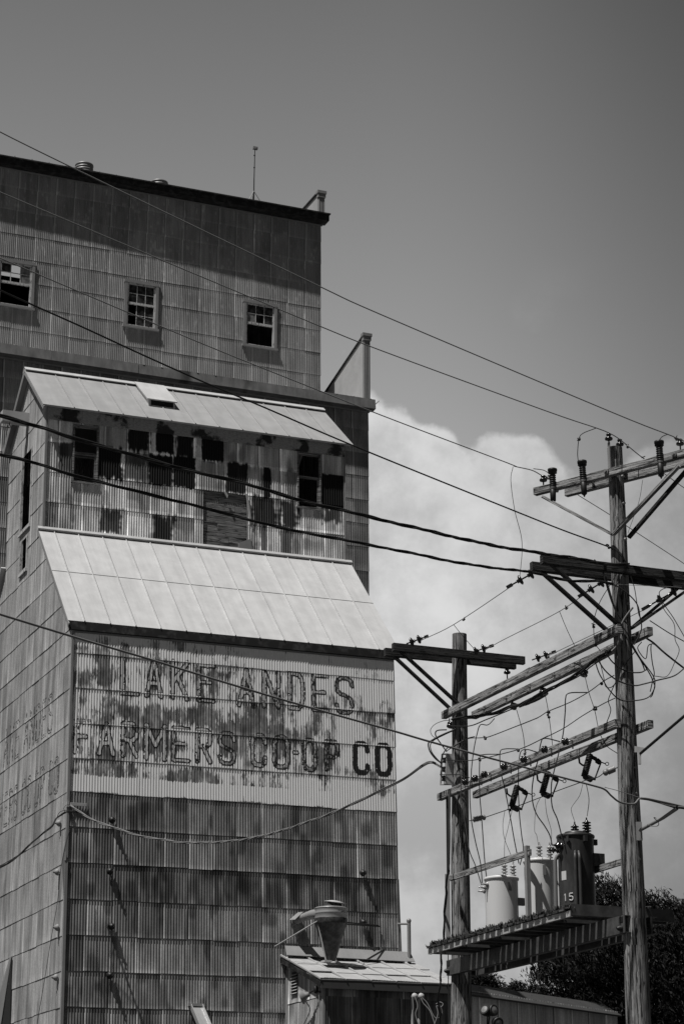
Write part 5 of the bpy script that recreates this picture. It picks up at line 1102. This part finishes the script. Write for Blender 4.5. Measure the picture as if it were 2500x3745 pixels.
for p, q, lab in ((I5(430, 920), I5(592, 885), 'pale ribbed strain insulator tied to the short pole under the spools'), (I4(930, 1195), I4(800, 1252), 'ribbed strain insulator tied to the right pole above the pale cable')):
    d = 38.0 if q[0] < 1900 else 33.0; p, q = pt(*p, d), pt(*q, d-.1); fr = Frame(p); a = nrm(q-p); L = np.linalg.norm(q-p); mb = MB(); mb.tube([(0, 0, 0), q-p], .013, 6); pr = [(L*.22, .03)]
    k = L*.24
    while k < L*.7: pr += [(k, .036), (k+.008, .055), (k+.020, .036)]; k += .026
    pr += [(L*.72, .025)]; mb.lathe((0, 0, 0), pr, a, 12); mb.lathe(a*L*.85, [(-.03, .02), (-.01, .05), (.02, .05), (.04, .02)], a, 8)
    o = mb.build('strain_insulator', 'steel hardware'); o.location = Vector(p); tag(o, lab, 'insulator')
GD = 'cables dropping to the transformers'
def drop(label, pts, d0, d1=None, r=.010, **k): wire(label, pts, d0, d1 or d0, r, 'black cable', 'cable', 'drop_cable', GD, **k)
drop('drop cable nearest the short pole, bending out to the left white transformer', [I5(355, 455), I5(352, 640), I5(352, 700), I5(385, 900), I5(430, 1195), I5(490, 1350), I5(548, 1535)], 37.7, 37.0, .009)
drop('second drop cable from the short pole, falling through the second spool', [I3(1080, 882), I3(1020, 940), I3(950, 940), I3(918, 1030), I3(888, 1180), I3(868, 1350), I5(450, 500), I5(436, 640), I5(450, 900), I5(490, 1120), I5(540, 1335), I5(555, 1520)], 37.8, 37.0, .009)
drop('third drop cable from the short pole, nearly straight to the left white transformer', [I5(725, 285), I5(560, 290), I5(532, 330), I5(530, 640), I5(550, 900), I5(580, 1320), I5(603, 1505)], 37.3, 36.9, .009)
drop('drop cable left of the first fuse cutout, down to the guard rail', [I5(900, 235), I5(770, 235), I5(725, 270), I5(733, 450), I5(770, 610), I5(820, 870), I5(860, 1100), I5(885, 1225), I5(905, 1330)], 36.9, 36.4, .009)
drop('drop cable passing behind the first fuse cutout, down to the steel post', [I5(1075, 265), I5(975, 240), I5(915, 285), I5(900, 550), I5(910, 850), I5(930, 1050), I5(948, 1205), I5(915, 1345)], 36.3, 36.2, .009)
drop('drop cable curving right past the second fuse cutout to the middle transformer', [I5(1300, 165), I5(1150, 133), I5(1112, 190), I5(1090, 330), I5(1050, 480), I5(1030, 640), I5(1042, 770), I5(1080, 870), I5(1150, 970), I5(1200, 1060), I5(1222, 1150)], 35.7, 35.4, .010)
drop('drop cable from the last spool, down past the second cutout to the black transformer', [I4(645, 478), I4(470, 485), I4(436, 540), I4(433, 660), I4(412, 880), I5(1282, 290), I5(1240, 450), I5(1215, 590), I5(1222, 780), I5(1270, 900), I5(1300, 1010), I5(1322, 1110)], 34.6, 34.3, .010)
GW = 'hair thin leads to the bushings'
def lead(label, pts, d0, d1=None, r=.0045, **k): wire(label, pts, d0, d1 or d0, r, 'black cable', 'wire', 'lead_wire', GW, **k)
lead('hair thin lead from the lowest long wire, straight to a bushing of the left transformer', [I5(770, 830), I5(752, 960), I5(770, 1100), I5(850, 1300), I5(852, 1330)], 37.0)
lead('hair thin lead from the first cutout, bending to a bushing of the left transformer', [I5(845, 800), I5(800, 1000), I5(770, 1130), I5(768, 1355)], 37.0, 36.9)
lead('hair thin lead from the second cutout to the left bushing of the middle transformer', [I5(1110, 700), I5(1068, 800), I5(1055, 1010), I5(1075, 1060), I5(1097, 1180)], 36.0, 35.6)
lead('hair thin lead from the second cutout to the right bushing of the middle transformer', [I5(1155, 710), I5(1172, 860), I5(1215, 1020), I5(1212, 1160)], 36., 35.5)
lead('hair thin lead from the third cutout to the small bushing of the black transformer', [I6(600, 50), I6(570, 160), I6(500, 260), I6(492, 305), I6(522, 402)], 34.7, 34.5)
lead('lead from the third cutout straight down to the tall ribbed bushing', [I6(635, 50), I6(660, 200), I6(642, 355)], 34.7, 34.5, .0065)
lead('thin lead from the upper beam, past the third cutout, to the long wires', [I4(620, 315), I4(660, 480), I4(715, 650), I4(745, 800), I4(770, 885), I4(830, 990), I4(930, 1060)], 33.9, 33.3, .006, knots=(.3,))
lead('thin lead from the middle insulator under the upper beam to the last spool pin', [I4(240, 490), I4(270, 650), I4(300, 880), I4(313, 1000)], 34.9, 35., .006, knots=(.4,))
lead('thin lead hanging from the second insulator under the upper beam', [I3(1285, 800), I3(1340, 1000), I3(1360, 1150), I3(1358, 1230)], 36.4, 36.5, .006, knots=(.8,))
GS = 'cable loops at the short pole'
def loop(label, pts, r=.010, d=38.2, **k): wire(label, [I3(*p) for p in pts], d, d+.05, r, 'black cable', 'cable', 'cable', GS, **k)
loop('thin outer loop of wire left of the short pole', [(660, 897), (600, 905), (530, 935), (490, 985), (505, 1040), (560, 1080), (640, 1190)], .006)
loop('thick cable loop above the rack on the short pole', [(640, 985), (560, 990), (535, 1012), (545, 1055), (600, 1135), (640, 1190)], .012)
loop('widest thick cable loop swinging out left of the short pole', [(720, 980), (600, 1030), (505, 1080), (470, 1112), (482, 1180), (530, 1248), (590, 1295)], .014)
loop('second wide cable loop inside the widest one', [(720, 985), (620, 1030), (520, 1082), (488, 1125), (500, 1190), (545, 1250), (595, 1300)], .010)
loop('short cable hooked down over the rack on the short pole', [(700, 1140), (650, 1150), (605, 1210), (585, 1290), (600, 1370)], .010)
loop('wire reaching through the bottom of the rack across the short pole', [(575, 1400), (640, 1402), (760, 1402), (850, 1430)], .008)
loop('cable end tied to the face of the short pole', [(900, 1048), (840, 1062), (790, 1085), (700, 1140), (640, 1180)], .009, 38.15)
wire('wavy black cable hanging from the left pole down to the shed corner', [I7(346, 60), I7(340, 400), I7(336, 500), I7(323, 660), I7(317, 830), I7(306, 900), I7(300, 1030), I7(285, 1170), I7(300, 1230), I7(292, 1290)], [38.3, 38.1, 38.0, 38.2, 40, 43, 44], None, .015, 'black cable', 'cable', 'cable', None, .010, wob=.05)
GH = 'service wires at the shed corner'
for lab, pts in (('slack service wire looping right from the weatherheads', [(1238, 1045), (1280, 1090), (1330, 1190), (1365, 1200), (1395, 1160), (1370, 1095)]), ('service wire hanging straight down between the weatherheads', [(1185, 1040), (1205, 1110), (1190, 1180), (1230, 1300)]),
                 ('service wire slanting down right from the right weatherhead', [(1230, 1048), (1250, 1090), (1300, 1150), (1340, 1260)]), ('service wire hanging left of the left weatherhead', [(1165, 1040), (1172, 1120), (1165, 1180), (1175, 1300)]),
                 ('tight coil of service wire under the wavy black cable', [(1345, 1095), (1375, 1080), (1400, 1095), (1380, 1120), (1350, 1110), (1360, 1170), (1330, 1260)])):
    wire(lab, [I8(*p) for p in pts], 46.6, 46.5, .011, 'pale cable', 'wire', 'service_wire', GH)
# guy rod with its bracket and the lower cable clamp at the right pole
g0 = pt(2340, 2757, 32.75); fr = Frame(g0); b = MB(); b.tube([(0, 0, 0), fr.inv(pt(2520, 2603, 31.2))], .022, 8); o = b.build('guy_rod', 'black cable'); o.location = Vector(g0); tag(o, 'thick dark guy rod slanting up to the right edge from a pale bracket', 'guy rod')
b = MB(); q0, q1, q2, q3 = [fPR.inv(pt(x, y, 32.76)) for x, y in (I4(1095, 990), I4(1210, 1010), I4(1160, 1050), I4(1095, 1050))]; b.prism([q0, q1, q2, q3], (0, .012, 0)); q0, q1, q2 = [fPR.inv(pt(x, y, 32.76)) for x, y in (I4(1125, 1055), I4(1160, 1055), I4(1145, 1165))]; b.beam((q0+q1)/2, q2, .05, .04); b.build('guy_bracket', 'pale flat trim', poleR)
g0 = pt(*I6(1145, 490), 32.75); fr = Frame(g0); b = MB(); b.tube([(0, 0, 0), fr.inv(pt(*I6(1370, 370), 32.4)), fr.inv(pt(*I6(1500, 280), 32.2))], [.026, .026, .03], 10); b.tube(cr([fr.inv(pt(*I6(*p), 32.45)) for p in ((1240, 450), (1310, 450), (1325, 420), (1280, 370), (1305, 375))]), .006, 5); o = b.build('guy_arm', 'steel hardware', poleR); o.location = Vector(g0-PR)
b = MB(); q0 = fPR.inv(pt(*I6(1135, 500), 32.8)); b.box(q0-[.04, .03, .14], q0+[.05, .03, .14]); b.build('arm_plate', 'flat trim metal', poleR)
wire('black cable running from the arm tip off the right edge', [I6(1150, 185), I6(1240, 198), I6(1380, 238), I6(1490, 268), I6(1540, 270), I6(1640, 285)], 32.4, 32.1, .014, 'black cable', 'cable', 'cable', None, .012)
